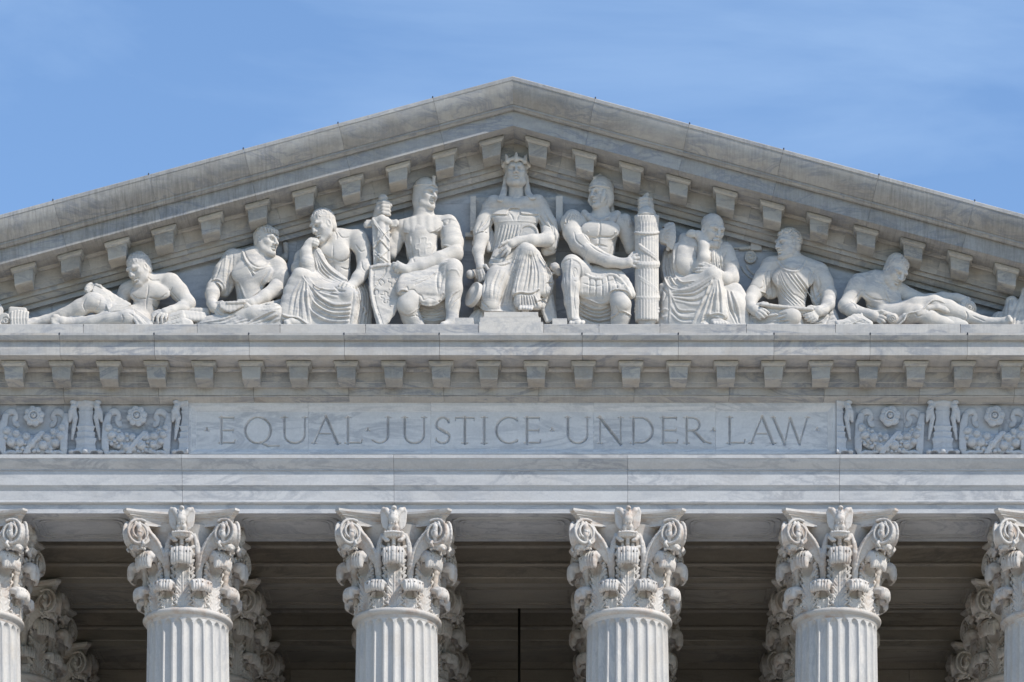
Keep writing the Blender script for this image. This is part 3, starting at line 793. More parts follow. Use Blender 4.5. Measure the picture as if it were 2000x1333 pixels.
# ================================================================== inscription panel (V-cut letters in a sunk field)
def letters():
    T, B = 814.5, 866.0; M_ = (T + B) / 2; out = []        # out: (polyline, width)
    def st(x, y0=T, y1=B, w=5.4): out.append(([(x, y0), (x, y1)], w))
    def ln(a, b, w=3.4): out.append(([a, b], w))
    def sf(x, y, h=6.0): out.append(([(x - h, y), (x + h, y)], 1.9))
    def arc(cx, cy, rx, ry, a0, a1, w0=3.2, w1=5.6, n=26):
        """thick where the stroke runs vertical"""
        p = [(cx + rx * math.cos(R(a0 + (a1 - a0) * i / n)), cy + ry * math.sin(R(a0 + (a1 - a0) * i / n))) for i in range(n + 1)]
        for i in range(n):
            a = R(a0 + (a1 - a0) * (i + .5) / n); out.append(([p[i], p[i + 1]], w0 + (w1 - w0) * abs(math.cos(a)) ** 1.5))
    def E_(x0, x1):
        st(x0 + 5); 
        for y, e in ((T + 1.2, x1 - 1), (M_ + .5, x1 - 2), (B - 1.2, x1)): ln((x0 + 5, y), (e, y), 3.2)
        sf(x0 + 3, T + .8, 3.5); sf(x0 + 3, B - .8, 3.5); ln((x1 - 1, T), (x1 - 1, T + 5.5), 2); ln((x1 - 2, M_ - 3), (x1 - 2, M_ + 4), 2); ln((x1, B - 1), (x1 + 1.5, B - 7), 2.2)
    def U_(x0, x1):
        r = (x1 - x0 - 10) / 2; cx = (x0 + x1) / 2; st(x0 + 5, T, B - r * .95, 5.4); st(x1 - 5, T, B - r * .95, 3.8); arc(cx, B - r * .95, r, r * .93, 0, 180, 3.6, 4.6); sf(x0 + 5, T + .8); sf(x1 - 5, T + .8, 5)
    def A_(x0, x1):
        cx = (x0 + x1) / 2 - .5; ln((cx, T - 1.5), (x0 + 5, B), 3.4); ln((cx, T - 1.5), (x1 - 6, B), 6.0); ln((x0 + 13, M_ + 7), (x1 - 15, M_ + 7), 3); sf(x0 + 5, B - .8, 5); sf(x1 - 6, B - .8, 6)
    def L_(x0, x1): st(x0 + 6); ln((x0 + 6, B - 1.2), (x1 - 1, B - 1.2), 3.4); sf(x0 + 6, T + .8); sf(x0 + 4, B - .8, 4); ln((x1 - 1, B - 1), (x1 + 1, B - 8), 2.4)
    def dot(x): out.append(([(x, 836), (x, 839.5)], 3.6)); out.append(([(x - 4, 840.8), (x + 4, 840.8)], 2.4))
    dot(403.6); E_(427, 457); arc(503.5, 840.2, 25, 25.3, 0, 360); ln((508, 864), (524, 871.5), 4.4); ln((524, 871.5), (545, 871), 3.0); U_(550, 600); A_(608, 665); L_(673, 706); dot(718)
    st(757.5, T, 850, 5.4); sf(757.5, T + .8); arc(741, 850, 16.5, 15, 0, 110, 3.2, 4.6); ln((735.5, 864), (727, 860), 2.8)
    U_(785, 833)
    arc(864.5, 827.5, 12, 12.2, -15, -175, 3.2, 5.2); arc(863.5, 829, 11.5, 11, 180, 110, 4, 5.6); ln((858.5, 838), (871.5, 845.5), 5.8); arc(865, 853.5, 12, 12, -50, 90, 3.8, 5.6); arc(864, 854, 13, 11.6, 90, 165, 3, 3.8); ln((876.3, 824), (876.8, 818), 2); ln((851.5, 855), (850.5, 863), 2)
    st(907.5); ln((890, T + 1.4), (925, T + 1.4), 3.4); ln((890, T + 1), (889, T + 6), 2); ln((925, T + 1), (926, T + 6), 2); sf(907.5, B - .8)
    st(945.5); sf(945.5, T + .8); sf(945.5, B - .8)
    arc(994.5, 840.2, 25.5, 25.3, -52, -308); ln((1009.5, T + 1), (1009.5, T + 8), 2.2); ln((1009, B - 8), (1010, B - 3), 2)
    E_(1024, 1054); dot(1078); U_(1104, 1152)
    st(1172, T, B, 3.6); st(1212, T, B + 1, 3.6); ln((1171, T), (1212, B + 1), 6.2); sf(1169, T + .8, 4); sf(1172, B - .8, 5); sf(1212, T + .8, 5)
    st(1237); sf(1234, T + .8, 3.5); sf(1234, B - .8, 3.5); ln((1237, T + 1.3), (1251, T + 1.3), 3); ln((1237, B - 1.3), (1251, B - 1.3), 3); arc(1250, 840.2, 24.5, 24.6, -90, 90)
    E_(1290, 1322)
    st(1341); sf(1338, T + .8, 3.5); sf(1341, B - .8, 5.5); ln((1341, T + 1.3), (1354, T + 1.3), 3); ln((1341, 841), (1354, 841), 3); arc(1353, 828.6, 13, 12.4, -90, 90, 3.2, 5); ln((1354, 841), (1375, 862), 5.8); ln((1375, 862), (1388, 866), 3.4)
    dot(1393); L_(1419, 1454); A_(1462, 1516)
    ln((1510, T), (1532.5, B + 1), 5.8); ln((1532.5, B + 1), (1543, T + 2), 3.4); ln((1543, T + 2), (1561.6, B + 1), 5.8); ln((1561.6, B + 1), (1577, T), 3.4); sf(1510, T + .8, 5); sf(1577, T + .8, 4.5); dot(1596)
    return out
def inscription():
    h = .8; x0, x1, y0, y1 = 367.5, 1632.5, 786.0, 888.6
    xs = np.arange(x0, x1 + h / 2, h); ys = np.arange(y0, y1 + h / 2, h); X, Y = np.meshgrid(xs, ys)
    # distance inwards from the panel edge -> moulded frame
    e = np.minimum.reduce([X - x0, x1 - X, (Y - 787.5), (888 - Y)]); sx = np.minimum(X - x0, x1 - X); sy_t = Y - 787.5; sy_b = 888 - Y
    e = np.minimum.reduce([sx, sy_t, sy_b * 1.6])
    D = np.interp(e, [0, 6.5, 7.2, 9.5, 12, 14.5, 15.3, 16.2], [3.0, 3.0, 2.2, 1.6, .2, -1.0, -1.1, -2.0]) # cm proud of the wall
    D[(e >= 16.2)] = -2.0
    cutd = np.zeros_like(D)
    for pl_, w_ in letters():
        for (ax, ay), (bx, by) in zip(pl_[:-1], pl_[1:]):
            i0, i1 = np.searchsorted(xs, [min(ax, bx) - 5, max(ax, bx) + 5]); j0, j1 = np.searchsorted(ys, [min(ay, by) - 5, max(ay, by) + 5])
            XX, YY = X[j0:j1, i0:i1], Y[j0:j1, i0:i1]; dx, dy = bx - ax, by - ay; t = np.clip(((XX - ax) * dx + (YY - ay) * dy) / (dx * dx + dy * dy + 1e-9), 0, 1)
            d_ = np.hypot(XX - ax - t * dx, YY - ay - t * dy) - .35; cutd[j0:j1, i0:i1] = np.maximum(cutd[j0:j1, i0:i1], np.clip((w_ / 2 - d_) * 2.3, 0, None))
    D -= cutd
    for jx in (602, 841, 1159, 1397): D -= 1.0 * np.exp(-((X - jx) / .6) ** 2)
    px = X.ravel(); py = Y.ravel(); yd = -D.ravel() * .01 + 0.0
    kk = (66.6 + 0.0) / 66.6
    V = np.stack([1.81 + (px - 1181) * .01 * kk, yd, 1.6 + (3346 - py) * .01 * kk], 1)
    nx, ny = len(xs), len(ys); a = (np.arange(ny - 1)[:, None] * nx + np.arange(nx - 1)[None, :]).ravel()
    F = np.stack([a, a + nx, a + nx + 1, a + 1], 1)
    # side walls of the slab
    V = V.tolist(); F = F.tolist(); n = len(V)
    xa, xb, za, zb = V[0][0], V[nx - 1][0], V[0][2], V[-1][2]
    for loop in ([j * nx for j in range(ny)], [j * nx + nx - 1 for j in range(ny)][::-1]):
        b0 = len(V)
        for i in loop: V.append([V[i][0], .88, V[i][2]])
        for q in range(len(loop) - 1): F.append([loop[q], b0 + q, b0 + q + 1, loop[q + 1]])
    b0 = len(V); V += [[xa, .88, za], [xb, .88, za], [xa, -.03, za + .001], [xb, -.03, za + .001]]; F.append([b0, b0 + 1, b0 + 3, b0 + 2])
    o = obj('inscription_panel', V, F, M_pan, bld, 25); o.location = OFF
    o['label'] = 'marble panel carved with EQUAL JUSTICE UNDER LAW'
inscription()

# ------------------------------------------------------------------ frieze carving: stands, swags of fruit, rosettes and ribbons
Z0 = Zp(888, 0)
def zc_(zx, zy, cx): return (zx - cx) / 5.0, (590 - zy) / 5.0      # crop (5x) -> cm from the motif centre, cm above the ledge
def stand(side=0):
    cx = 842; s = Sculpt((-34, 34), (-7, 24), (-2, 108), .95)
    q = lambda pts: [(*(lambda a: (a[0], d, a[1]))(zc_(x, y, cx)), r) for x, y, d, r in pts]
    W_ = [(0, 30, 14, 5), (8, 22, 14, 5), (10, 19.5, 13, 6), (20, 18.5, 12, 6), (25, 20, 13, 6), (30, 21, 13, 6), (32, 17.5, 11, 6), (38, 17.5, 11, 6), (42, 18.5, 12, 6), (44, 15, 10, 6), (52, 17.5, 11, 6), (53, 19, 12, 6), (56, 15.5, 10, 6), (62, 14.5, 9.5, 6), (72, 13.5, 9, 6), (81, 14.5, 9.5, 6), (83, 16, 10, 6), (85, 13.5, 9, 6), (92, 15, 10, 6), (97, 23, 14, 6), (101, 24, 15, 6), (104, 18, 12, 6)]
    zz = s.ax[2]; hw = np.interp(zz, [a[0] for a in W_], [a[1] for a in W_]); dp = np.interp(zz, [a[0] for a in W_], [a[2] for a in W_])
    X, Y = s.ax[0][:, None, None], s.ax[1][None, :, None]
    # a three-sided shaft: arris towards the viewer
    s.F = np.maximum.reduce([(np.abs(X) - hw) * 1.0 + 0 * Y, ((Y + 5) - dp * (1 - .42 * np.abs(X) / hw) - 2), np.broadcast_to(zz - 105, (len(s.ax[0]), len(s.ax[1]), len(zz)))]).astype(np.float32)
    for sx in (-1, 1): s.ell((sx * 24, 6, 99), (7, 8, 4.5), None, 3); s.ell((sx * 27, 4, 3), (7, 8, 4.5), None, 3); s.ell((sx * 17, 6, -1), (8, 14, 5.5), None, 1, True)
    s.ell((0, 10, 3), (6, 5, 5), None, 3)
    # hanging straps on both sides
    for sx in (-1, 1):
        s.cap([(sx * 17, 4, 96, 4.5), (sx * 23, 7, 90, 6), (sx * 28, 6, 80, 6), (sx * 32, 3, 66, 5)], 2)
        s.cap([(sx * 24, 6, 88, 5.5), (sx * 20, 5, 70, 4.8), (sx * 24, 2, 48, 4), (sx * 27, 0, 30, 2.5)], 2)
        for z in (88, 82, 76): s.cap([(sx * 18, 13, z, 1), (sx * 28, 12, z - 3, 1)], .5, True)
        s.ell((sx * 22, 11, 70), (1.1, 3, 3), None, .4, True); s.ell((sx * 23.5, 8, 58), (1, 3, 3), None, .4, True)
    if side: s.F = np.maximum(s.F, -side * s.ax[0][:, None, None])
    return s
def ribbon_end():
    s = Sculpt((-9, 13), (-7, 20), (-2, 82), .95)
    for t in np.linspace(-1, 1, 5): s.cap([(t * 3.5 + 6, -1, 78, 3.0), (t * 4.5 + 2, 1, 60, 3.2), (t * 4.5, 3, 30, 3.2), (t * 4.2, 3, 10, 3.0), (t * 2 + 2, 2, 1, 2)], 1.5)
    s.cap([(5.2, 8, 60, 1), (4.8, 10, 10, 1)], .5, True)
    return s
def garland(seed):
    s = Sculpt((-62, 62), (-7, 28), (-2, 66), 1.0); rg = random.Random(seed)
    for i in range(15):
        t = i / 14 * 2 - 1; x = t * 54; zc = 18 + 20 * abs(t) ** 1.8; s.ell((x, -2, zc), (9, 6, 20 - abs(t)), None, 5)
    pts = []
    for R_ in ((9.6, 8.2), (7.2, 6.0), (5.2, 4.0), (3.6, 2.8)):
        for _ in range(900):
            t = rg.uniform(-1, 1); x = t * 57; zc = 18 + 20 * abs(t) ** 1.8; z = zc + rg.uniform(-17, 19); r = rg.uniform(R_[1], R_[0])
            if abs(z - zc) + r > 23 or z < r - 1: continue
            if r > 5.5 and z < zc - 9: continue
            if all((x - a) ** 2 + (z - b) ** 2 > ((r + c) * .93) ** 2 for a, b, c in pts): pts.append((x, z, r))
    for x, z, r in pts:
        t = x / 57; zc = 18 + 20 * abs(t) ** 1.8; d = 5.5 - ((z - zc) / 19) ** 2 * 5 - abs(t) * 1.5 + (2.5 if r < 5 else 0)
        s.ell((x, d, z), (r * rg.uniform(.92, 1.1), r * 1.02, r * rg.uniform(.88, 1.02)), rotm(0, 0, rg.uniform(-40, 40)), .25)
        if r > 6:
            a = rg.uniform(-1, 1); s.cap([(x - 3, d + r * .9, z - 4 * a, .9), (x + 3, d + r * .9, z + 4 * a, .9)], .4, True)
        elif rg.random() < .4: s.ell((x, d + r, z), (1.1, 1.5, 1.1), None, .4, True)
    for o in (-2.5, 0, 2.5): s.cap([(16 + o, 6, 40, 3.4), (2 + o, 9, 24, 3.2), (-10 + o, 8, 10, 3.2), (-16 + o, 6, 0, 3)], 1)
    for o in (-4, 4): s.cap([(16 + o, 9, 40, 1.2), (2 + o, 12, 24, 1.2), (-10 + o, 11, 10, 1.2)], .5)
    # acanthus curls in the lower corners
    for sx in (-1, 1):
        for i in range(4): s.cap([(sx * (56 - i * 8), 0, 2 + i % 2 * 2, 4.5), (sx * (48 - i * 8), 3, 4, 3.2)], 1)
    return s
def rosette(n):
    s = Sculpt((-23, 23), (-7, 18), (-23, 23), .9); s.disc((0, -2, 0), 17, 4, rotm(), 2, 1)
    for i in range(n):
        a = i * 6.2832 / n + .2; s.ell((12.5 * math.cos(a), 3.5, 12.5 * math.sin(a)), (8.4, 4.5, 7.2 * 7 / n + 1), rotm(0, 0, -math.degrees(a)), .6)
        s.cap([(9 * math.cos(a), 8.8, 9 * math.sin(a), .9), (17 * math.cos(a), 7.6, 17 * math.sin(a), .9)], .5, True)
        s.cap([(8 * math.cos(a + 3.14 / n), 8, 8 * math.sin(a + 3.14 / n), 1.1), (20 * math.cos(a + 3.14 / n), 6.5, 20 * math.sin(a + 3.14 / n), 1.3)], .5, True)
    s.cap([(9 * math.cos(a), 8.0, 9 * math.sin(a), 2.0) for a in np.linspace(0, 6.2832, 20)], .6); s.ell((0, 7.5, 0), (5.2, 5, 5.2), None, .5); s.ell((0, 11, 0), (1.4, 2, 1.4), None, .4, True)
    return s
def flutter(m):
    s = Sculpt((14, 62) if m > 0 else (-62, -14), (-7, 16), (40, 96), .95)
    pts = [(60, 0, 74), (54, 1, 81), (46, 2, 85), (38, 2, 83), (34, 1, 77), (39, 1, 71), (42, 1, 65), (37, 1, 60), (31, 0, 61)]
    for o in np.linspace(-4.4, 4.4, 5):
        s.cap([(m * (x + o * .25), d - 4.2 - abs(o) * .2, z + o * .95, 2.4 * (1 - .018 * i)) for i, (x, d, z) in enumerate([tuple(p) for p in catmull(pts, 22)])], 1.2)
    s.ell((m * 44, 8, 84), (5, 5, 2.0), rotm(0, 0, 10 * m), .6, True)
    return s
src = {}
def relief(name, key, mk, px, zoff=0.0, yoff=0.05, parent=None, mirror=False):
    if key not in src: o = mk().mesh(name, M_rel, None, relax=1); src[key] = o
    else: o = src[key].copy(); col.objects.link(o); o.name = name
    o.parent = parent or bld; o.location = (Xp(px, 0), 0.0, Z0 - ZF + zoff) if parent is None else (0, 0, zoff)
    return o
for px, side in ((369, -1), (168, 0), (-33, 0), (1633, 1), (1841, 0), (2042, 0)): relief('candelabrum', ('c', side), lambda: stand(side), px)
for i, px in enumerate((268, 67, 1738, 1942)):
    g_ = relief('garland', ('g', i % 2), lambda: garland(7 + i % 2), px)
    relief('rosette', ('r', i // 2), lambda: rosette(8 if i // 2 == 0 else 6), 0, .735, parent=g_)
    for m in (1, -1): relief('ribbon', ('f', m), lambda: flutter(m), 0, 0, parent=g_)
    for m in (1, -1):
        o = relief('ribbon_end', 'e', ribbon_end, 0, 0, parent=g_); o.location = (m * .60 - .02, 0, 0)
# ================================================================== statues: tools
FLOOR = (ZL - 1.6) * 100
DS = 0.76          # the carving is high relief: depths are a little shallower than life
class Fig:
    """ox, oy, sc: the photo crop the coordinates are read from; d: cm in front of the architrave face"""
    def __init__(f, name, label, cat, ox, oy, sc, group=None, base=(0, 0)):
        f.ox, f.oy, f.sc = ox, oy, sc
        f.org = np.array([P(ox + base[0] / sc, 633, 30).x, -.30, ZL])
        f.root = empty(name, tuple(f.org)); tag(f.root, label, cat, group); f.seed = random.Random(len(name) + ox)
    def w(f, zx, zy, d):
        px, py = f.ox + zx / f.sc, f.oy + zy / f.sc; k = (6660.0 - d * DS) / 6660.0
        return ((px - 1181) * k, d, (3346 - py) * k)
    def S(f, x0, x1, y0, y1, d0=-6, d1=108, h=1.15):
        h = h * .8
        a = f.w(x0, y1, 50); b = f.w(x1, y0, 50); 
        return Sculpt((a[0] - 4, b[0] + 4), (d0, d1), (max(a[2] - 60, FLOOR - 2), b[2] + 30), h)
    def c(f, S, pts, k=3.0, cut=False): S.cap([(*f.w(x, y, d), r if r < 8 else 8 + (r - 8) * .86) for x, y, d, r in pts], k, cut)
    def e(f, S, p, r, rot=None, k=3.0, cut=False):
        if isinstance(rot, (int, float)): rot = rotm(0, 0, rot)
        S.ell(f.w(*p), r, rot, k, cut)
    def b(f, S, p, r, rot=None, rnd=1.0, k=.5, cut=False):
        if isinstance(rot, (int, float)): rot = rotm(0, 0, rot)
        S.box(f.w(*p), r, rot, rnd, k, cut)
    def disc(f, S, p, rad, th, rot, rnd=1.0, k=.5, cut=False): S.disc(f.w(*p), rad, th, rot, rnd, k, cut)
    def spl(f, pts, n=9): return [tuple(p) for p in catmull(pts, n)]
    def folds(f, S, A, B, n, r, k=2.0, jit=.25, nseg=9, amp=2.0, p=1.0):
        """cloth between curve A and curve B: n strands running along them, alternately standing proud"""
        m = max(len(A), len(B)); A_ = f.spl(A, nseg); B_ = f.spl(B, nseg)
        for i in range(n):
            t = i / (n - 1) if n > 1 else 0; t = min(1, max(0, t + f.seed.uniform(-jit, jit) / n)); t = t ** p
            rr = r * f.seed.uniform(.75, 1.2); dd = amp * (1 if i % 2 else -.5) * f.seed.uniform(.5, 1.2)
            ph = f.seed.uniform(0, 6.28)
            pts = []
            for j, (a, b_) in enumerate(zip(A_, B_)):
                q = np.array(a) * (1 - t) + np.array(b_) * t
                e = math.sin(math.pi * min(1, max(0, j / (nseg - 1)))) ** .5
                pts.append((q[0], q[1], q[2] + dd * (.3 + .7 * e) + .6 * math.sin(ph + j * .8), rr * (.75 + .25 * e)))
            f.c(S, pts, k)
    def fill(f, S, A, B, r, n=7, k=6.0, nseg=7):
        A_ = f.spl(A, nseg); B_ = f.spl(B, nseg)
        for i in range(n):
            t = i / (n - 1); f.c(S, [(*(np.array(a) * (1 - t) + np.array(b_) * t), r) for a, b_ in zip(A_, B_)], k)
    def ridges(f, S, lines, r=2.2, k=1.6, cut=False):
        for ln in lines:
            q = f.spl(ln, max(6, 2 * len(ln)))
            n = len(q); f.c(S, [(x, y, d, r * (.45 + .55 * math.sin(math.pi * (j + .6) / (n + .2)))) for j, (x, y, d) in enumerate(q)], k, cut)
    def surf(f, S, zx, zy, back=3.0):
        """distance of the carved surface behind a photo position"""
        ds = np.arange(107, -6, -.6); px, py = f.ox + zx / f.sc, f.oy + zy / f.sc; k = (6660.0 - ds * DS) / 6660.0
        I = np.stack([(px - 1181) * k, ds, (3346 - py) * k], 1); I = (I - S.o) / S.h
        n = np.array(S.n) - 1; ok = np.all((I >= 0) & (I < n), 1); I = np.clip(I, 0, n - 1e-3); i0 = I.astype(int); fr = I - i0; v = 0
        for a in (0, 1):
            for b in (0, 1):
                for c in (0, 1):
                    v = v + S.F[i0[:, 0] + a, i0[:, 1] + b, i0[:, 2] + c] * np.abs(1 - a - fr[:, 0]) * np.abs(1 - b - fr[:, 1]) * np.abs(1 - c - fr[:, 2])
        v = np.where(ok, v, 9); h = np.nonzero(v < 0)[0]
        return None if len(h) == 0 else float(ds[h[0]])
    def _line(f, S, ln, r, off, k, cut, ends):
        q = f.spl([(x, y, 0) for x, y in ln], max(8, 4 * len(ln))); P_ = []; n = len(q)
        for j, (x, y, _) in enumerate(q):
            d = f.surf(S, x, y)
            if d is not None: P_.append((x, y, d, j))
        if len(P_) < 2: return
        P_ = [(x, y, np.median([p[2] for p in P_[max(0, i - 1):i + 2]]), j) for i, (x, y, d, j) in enumerate(P_)]
        out = []
        for x, y, d, j in P_:
            t = j / (n - 1); rr = r * (ends + (1 - ends) * math.sin(math.pi * min(1, max(0, t * .96 + .02))) ** .6)
            out.append((x, y, d + off * rr, rr))
        for a, b_ in zip(out[:-1], out[1:]):
            if abs(a[2] - b_[2]) < (5.5 if cut else 9): f.c(S, [a, b_], k, cut)
    def g(f, S, lines, r=1.8, k=.9, dp=.55, ends=.35):
        for ln in lines: f._line(S, ln, r, 1 - 2 * dp, k, True, ends)
    def r(f, S, lines, r=2.2, k=1.3, dp=.5, ends=.35):
        for ln in lines: f._line(S, ln, r, -1 + dp * 1.2, k, False, ends)
    def pl(f, S, A, B, n, r=1.8, rise=1.5, jit=.3, dp=.6):
        """pleats on the surface: grooves from curve A over to curve B, with rounded ridges between them"""
        m = 7; A_ = f.spl([(x, y, 0) for x, y in A], m); B_ = f.spl([(x, y, 0) for x, y in B], m); T = []
        for i in range(2 * n + 1):
            t = (i + f.seed.uniform(-jit, jit)) / (2 * n); t = min(1, max(0, t))
            T.append([(a[0] * (1 - t) + b_[0] * t, a[1] * (1 - t) + b_[1] * t) for a, b_ in zip(A_, B_)])
        for i, ln in enumerate(T):
            if i % 2 == 0 and rise: f._line(S, ln, r * f.seed.uniform(.9, 1.3), -1 + rise * .5, 1.2, False, .4)
        for i, ln in enumerate(T):
            if i % 2: f._line(S, ln, r * f.seed.uniform(.75, 1.15), 1 - 2 * dp, .7, True, .4)
    def edge(f, S, lines, r=2.2, dx=0, dy=7):
        """a cloth hem: a raised lip with a deep cut beside it, dx/dy = crop units towards the uncovered side"""
        f.r(S, lines, r, .8, .8, .8); f.g(S, [[(x + dx, y + dy) for x, y in ln] for ln in lines], r * .9, .5, .6, .8)
    def head(f, S, p, size, yaw, pitch=0, roll=0, nose=1.0, ear=(1, -1), face=True):
        u = size / 23.0; M = rotm(yaw, pitch, roll); o = np.array(f.w(*p))
        g = lambda x, y, z: tuple(o + M @ (np.array([x, y, z]) * u)); f.hd = (g, u, M)
        E = lambda c_, r, k=2.0, cut=False: S.ell(g(*c_), tuple(v * u for v in r), M, k * u, cut)
        Cc = lambda pts, k=1.0, cut=False: S.cap([(*g(*q[:3]), q[3] * u) for q in pts], k * u, cut)
        E((0, -1.6, 3.6), (7.9, 9.2, 7.9)); E((0, 2.4, -2.2), (6.7, 6.2, 8.4), 3)
        for s_ in (-1, 1):
            Cc([(s_ * 5.6, -1.0, -3.5, 2.4), (s_ * 4.6, 1.6, -7.4, 2.3), (s_ * 1.6, 5.6, -10.0, 2.2)], 2.0)
            E((s_ * 4.3, 5.2, -1.9), (2.1, 2.4, 2.0), 1.5)
        E((0, 6.8, -9.9), (2.6, 2.2, 2.1), 1.5)
        if face:
            for s_ in (-1, 1):
                E((s_ * 3.1, 9.6, .1), (2.7, 3.9, 2.0), .8, True)
                Cc([(s_ * 5.4, 5.6, 1.6, 1.1), (s_ * 3.2, 8.0, 2.3, 1.25), (s_ * .9, 8.6, 1.7, 1.0)], 1.0)
                E((s_ * 3.0, 5.9, 0.0), (1.7, 1.6, 1.3), .3)
                Cc([(s_ * 4.7, 6.3, -.1, .4), (s_ * 3.0, 7.5, .9, .5), (s_ * 1.5, 7.0, .2, .4)], .3)
            Cc([(0, 8.4, 1.9, .95), (0, 9.8, -1.2, 1.0), (0, 10.7 * nose, -3.2, 1.25)], .9)
            for s_ in (-1, 1): E((s_ * 1.35, 9.3, -3.5), (1.15, 1.3, .95), .6)
            Cc([(-2.6, 7.5, -6.15, .75), (0, 8.9, -5.9, .75), (2.6, 7.5, -6.15, .75)], .3, True)
            Cc([(-2.1, 7.7, -5.4, .5), (0, 8.8, -5.1, .75), (2.1, 7.7, -5.4, .5)], .5)
            Cc([(-1.8, 7.6, -7.0, .5), (0, 8.4, -7.1, .8), (1.8, 7.6, -7.0, .5)], .5)
            Cc([(-1.6, 8.0, -8.5, .6), (1.6, 8.0, -8.5, .6)], .8, True)
        for s_ in ear:
            E((s_ * 7.3, -.6, -.6), (1.2, 2.3, 3.3), .8); E((s_ * 8.2, .2, -.3), (.8, 1.1, 1.9), .4, True)
        return g, u, M
    def hair(f, H, style='short', n=70, seed=1):
        g, u, M = f.hd; rg = random.Random(seed)
        n = int(n * 1.7); E = lambda c_, r, k=1.0, cut=False: H.ell(g(*c_), tuple(v * u for v in r), M, k * u, cut)
        E((0, -2.0, 3.9), (8.1, 9.45, 8.15)); E((0, -3.4, -1.2), (7.8, 7.5, 7.0), 2)
        E((0, 9.6, -2.6), (9.5, 6.2, 9.0), .8, True)
        E((0, 2.2, -7.5), (12, 7.2, 5.5), .8, True)
        for s_ in (-1, 1): E((s_ * 8.4, -.2, -1.6), (2.2, 2.5, 3.3), .5, True)
        for i in range(n):
            a = rg.uniform(-math.pi, math.pi); e_ = rg.uniform(-.35, 1.35)
            def pt(a, e_, q=0.0): return (math.sin(a) * math.cos(e_) * (8.1 + q), -2.0 + math.cos(a) * math.cos(e_) * (9.8 + q), 4.0 + math.sin(e_) * (8.5 + q))
            if abs(a) < 1.15 and e_ < .42: continue
            if abs(a) < 1.75 and e_ < -.05: continue
            if style == 'curl':
                q = pt(a, e_, .1); H.ell(g(*q), (1.05 * u,) * 3, None, .35 * u)
            else:
                L_ = rg.uniform(.25, .42); d_a = rg.uniform(-.25, .25)
                H.cap([(*g(*pt(a + d_a * t, e_ - L_ * t, -.15)), (.62 - .2 * t) * u) for t in (0, .5, 1)], .3 * u)
    def hand(f, S, wrist, palm, fingers, thumb=None, pw=1.0, r=2.7):
        """wrist, palm: (x, y, d, r); fingers: polylines from the knuckle to the tip; each rooted in the palm"""
        f.c(S, [wrist, palm], 4)
        for i, fg in enumerate(fingers):
            rr = r * (1.0, 1.06, 1.0, .86)[i % 4]; n = len(fg)
            kx, ky, kd = fg[0]; root = (palm[0] * .45 + kx * .55, palm[1] * .45 + ky * .55, palm[2] * .45 + kd * .55 , rr * 1.25)
            q = f.spl(fg, 5) if n > 2 else fg; m = len(q)
            f.c(S, [root] + [(x, y, d, rr * (1.08 - .30 * j / (m - 1))) for j, (x, y, d) in enumerate(q)], 1.0)
        if thumb:
            kx, ky, kd = thumb[0]; f.c(S, [(palm[0] * .6 + kx * .4, palm[1] * .6 + ky * .4, palm[2] * .6 + kd * .4, r * 1.5)] + [(x, y, d, r * (1.2 - .15 * j)) for j, (x, y, d) in enumerate(thumb)], 1.2)
    def out(f, S, name, smooth=None, relax=1, mat=None, parent=None, label=None):
        S.floor(FLOOR - 1.0); S.back(-7)
        if smooth is None: smooth = 1 if name in ('robe', 'tunic', 'mantle', 'surcoat', 'skirt', 'drapery') else 0
        if smooth: S.smooth(smooth)
        org = tuple(f.org - np.array([1.81, 0, 1.6]))
        o = S.mesh(name, mat or M_stat, parent or f.root, origin=org, relax=relax, ds=DS)
        if label: o['label'] = label
        return o
# ================================================================== centre: enthroned woman
ST = 'marble pediment statues'
f = Fig('seated_statue', 'marble statue of a crowned woman seated frontally on a throne at the centre', 'statue', 880, 280, 3.508, ST, (430, 0))
S = f.S(60, 800, 60, 1250, h=1.1)
# torso, neck, head
f.c(S, [(440, 760, 34, 24), (442, 640, 34, 22), (445, 520, 34, 25), (447, 440, 32, 26)], 8)
f.c(S, [(330, 450, 28, 11), (447, 430, 28, 17), (570, 440, 28, 11)], 8)
f.c(S, [(449, 400, 37, 17), (449, 300, 42, 14.5)], 6)
f.head(S, (449, 208, 44), 60, 2, -8, 0)
# arm on the left: hanging, hand down
f.c(S, [(285, 470, 32, 12), (235, 570, 36, 12.5), (212, 650, 44, 14.5), (190, 740, 52, 12), (196, 800, 58, 8.5)], 5)
f.hand(S, (196, 800, 58, 8), (205, 850, 62, 8.5), [[(222, 875, 66), (236, 915, 67), (228, 935, 66)], [(205, 880, 66), (216, 920, 66), (208, 944, 64)], [(190, 880, 64), (198, 920, 63), (196, 946, 61)], [(178, 872, 60), (182, 905, 59), (184, 925, 58)]], [(240, 840, 68), (258, 866, 70), (272, 866, 70)])
# arm on the right: forearm lies across the lap
f.c(S, [(610, 470, 32, 12), (660, 570, 40, 12), (665, 664, 56, 14), (560, 668, 68, 12.5), (460, 670, 74, 8.5)], 5)
f.hand(S, (460, 672, 74, 8.5), (415, 690, 78, 9.5), [[(385, 690, 82), (350, 700, 82), (330, 716, 80)], [(380, 712, 83), (352, 730, 82), (336, 750, 80)], [(388, 730, 83), (366, 752, 82), (352, 772, 80)], [(402, 742, 82), (390, 760, 82), (380, 778, 80)]], [(390, 672, 84), (352, 690, 86), (338, 708, 85)])
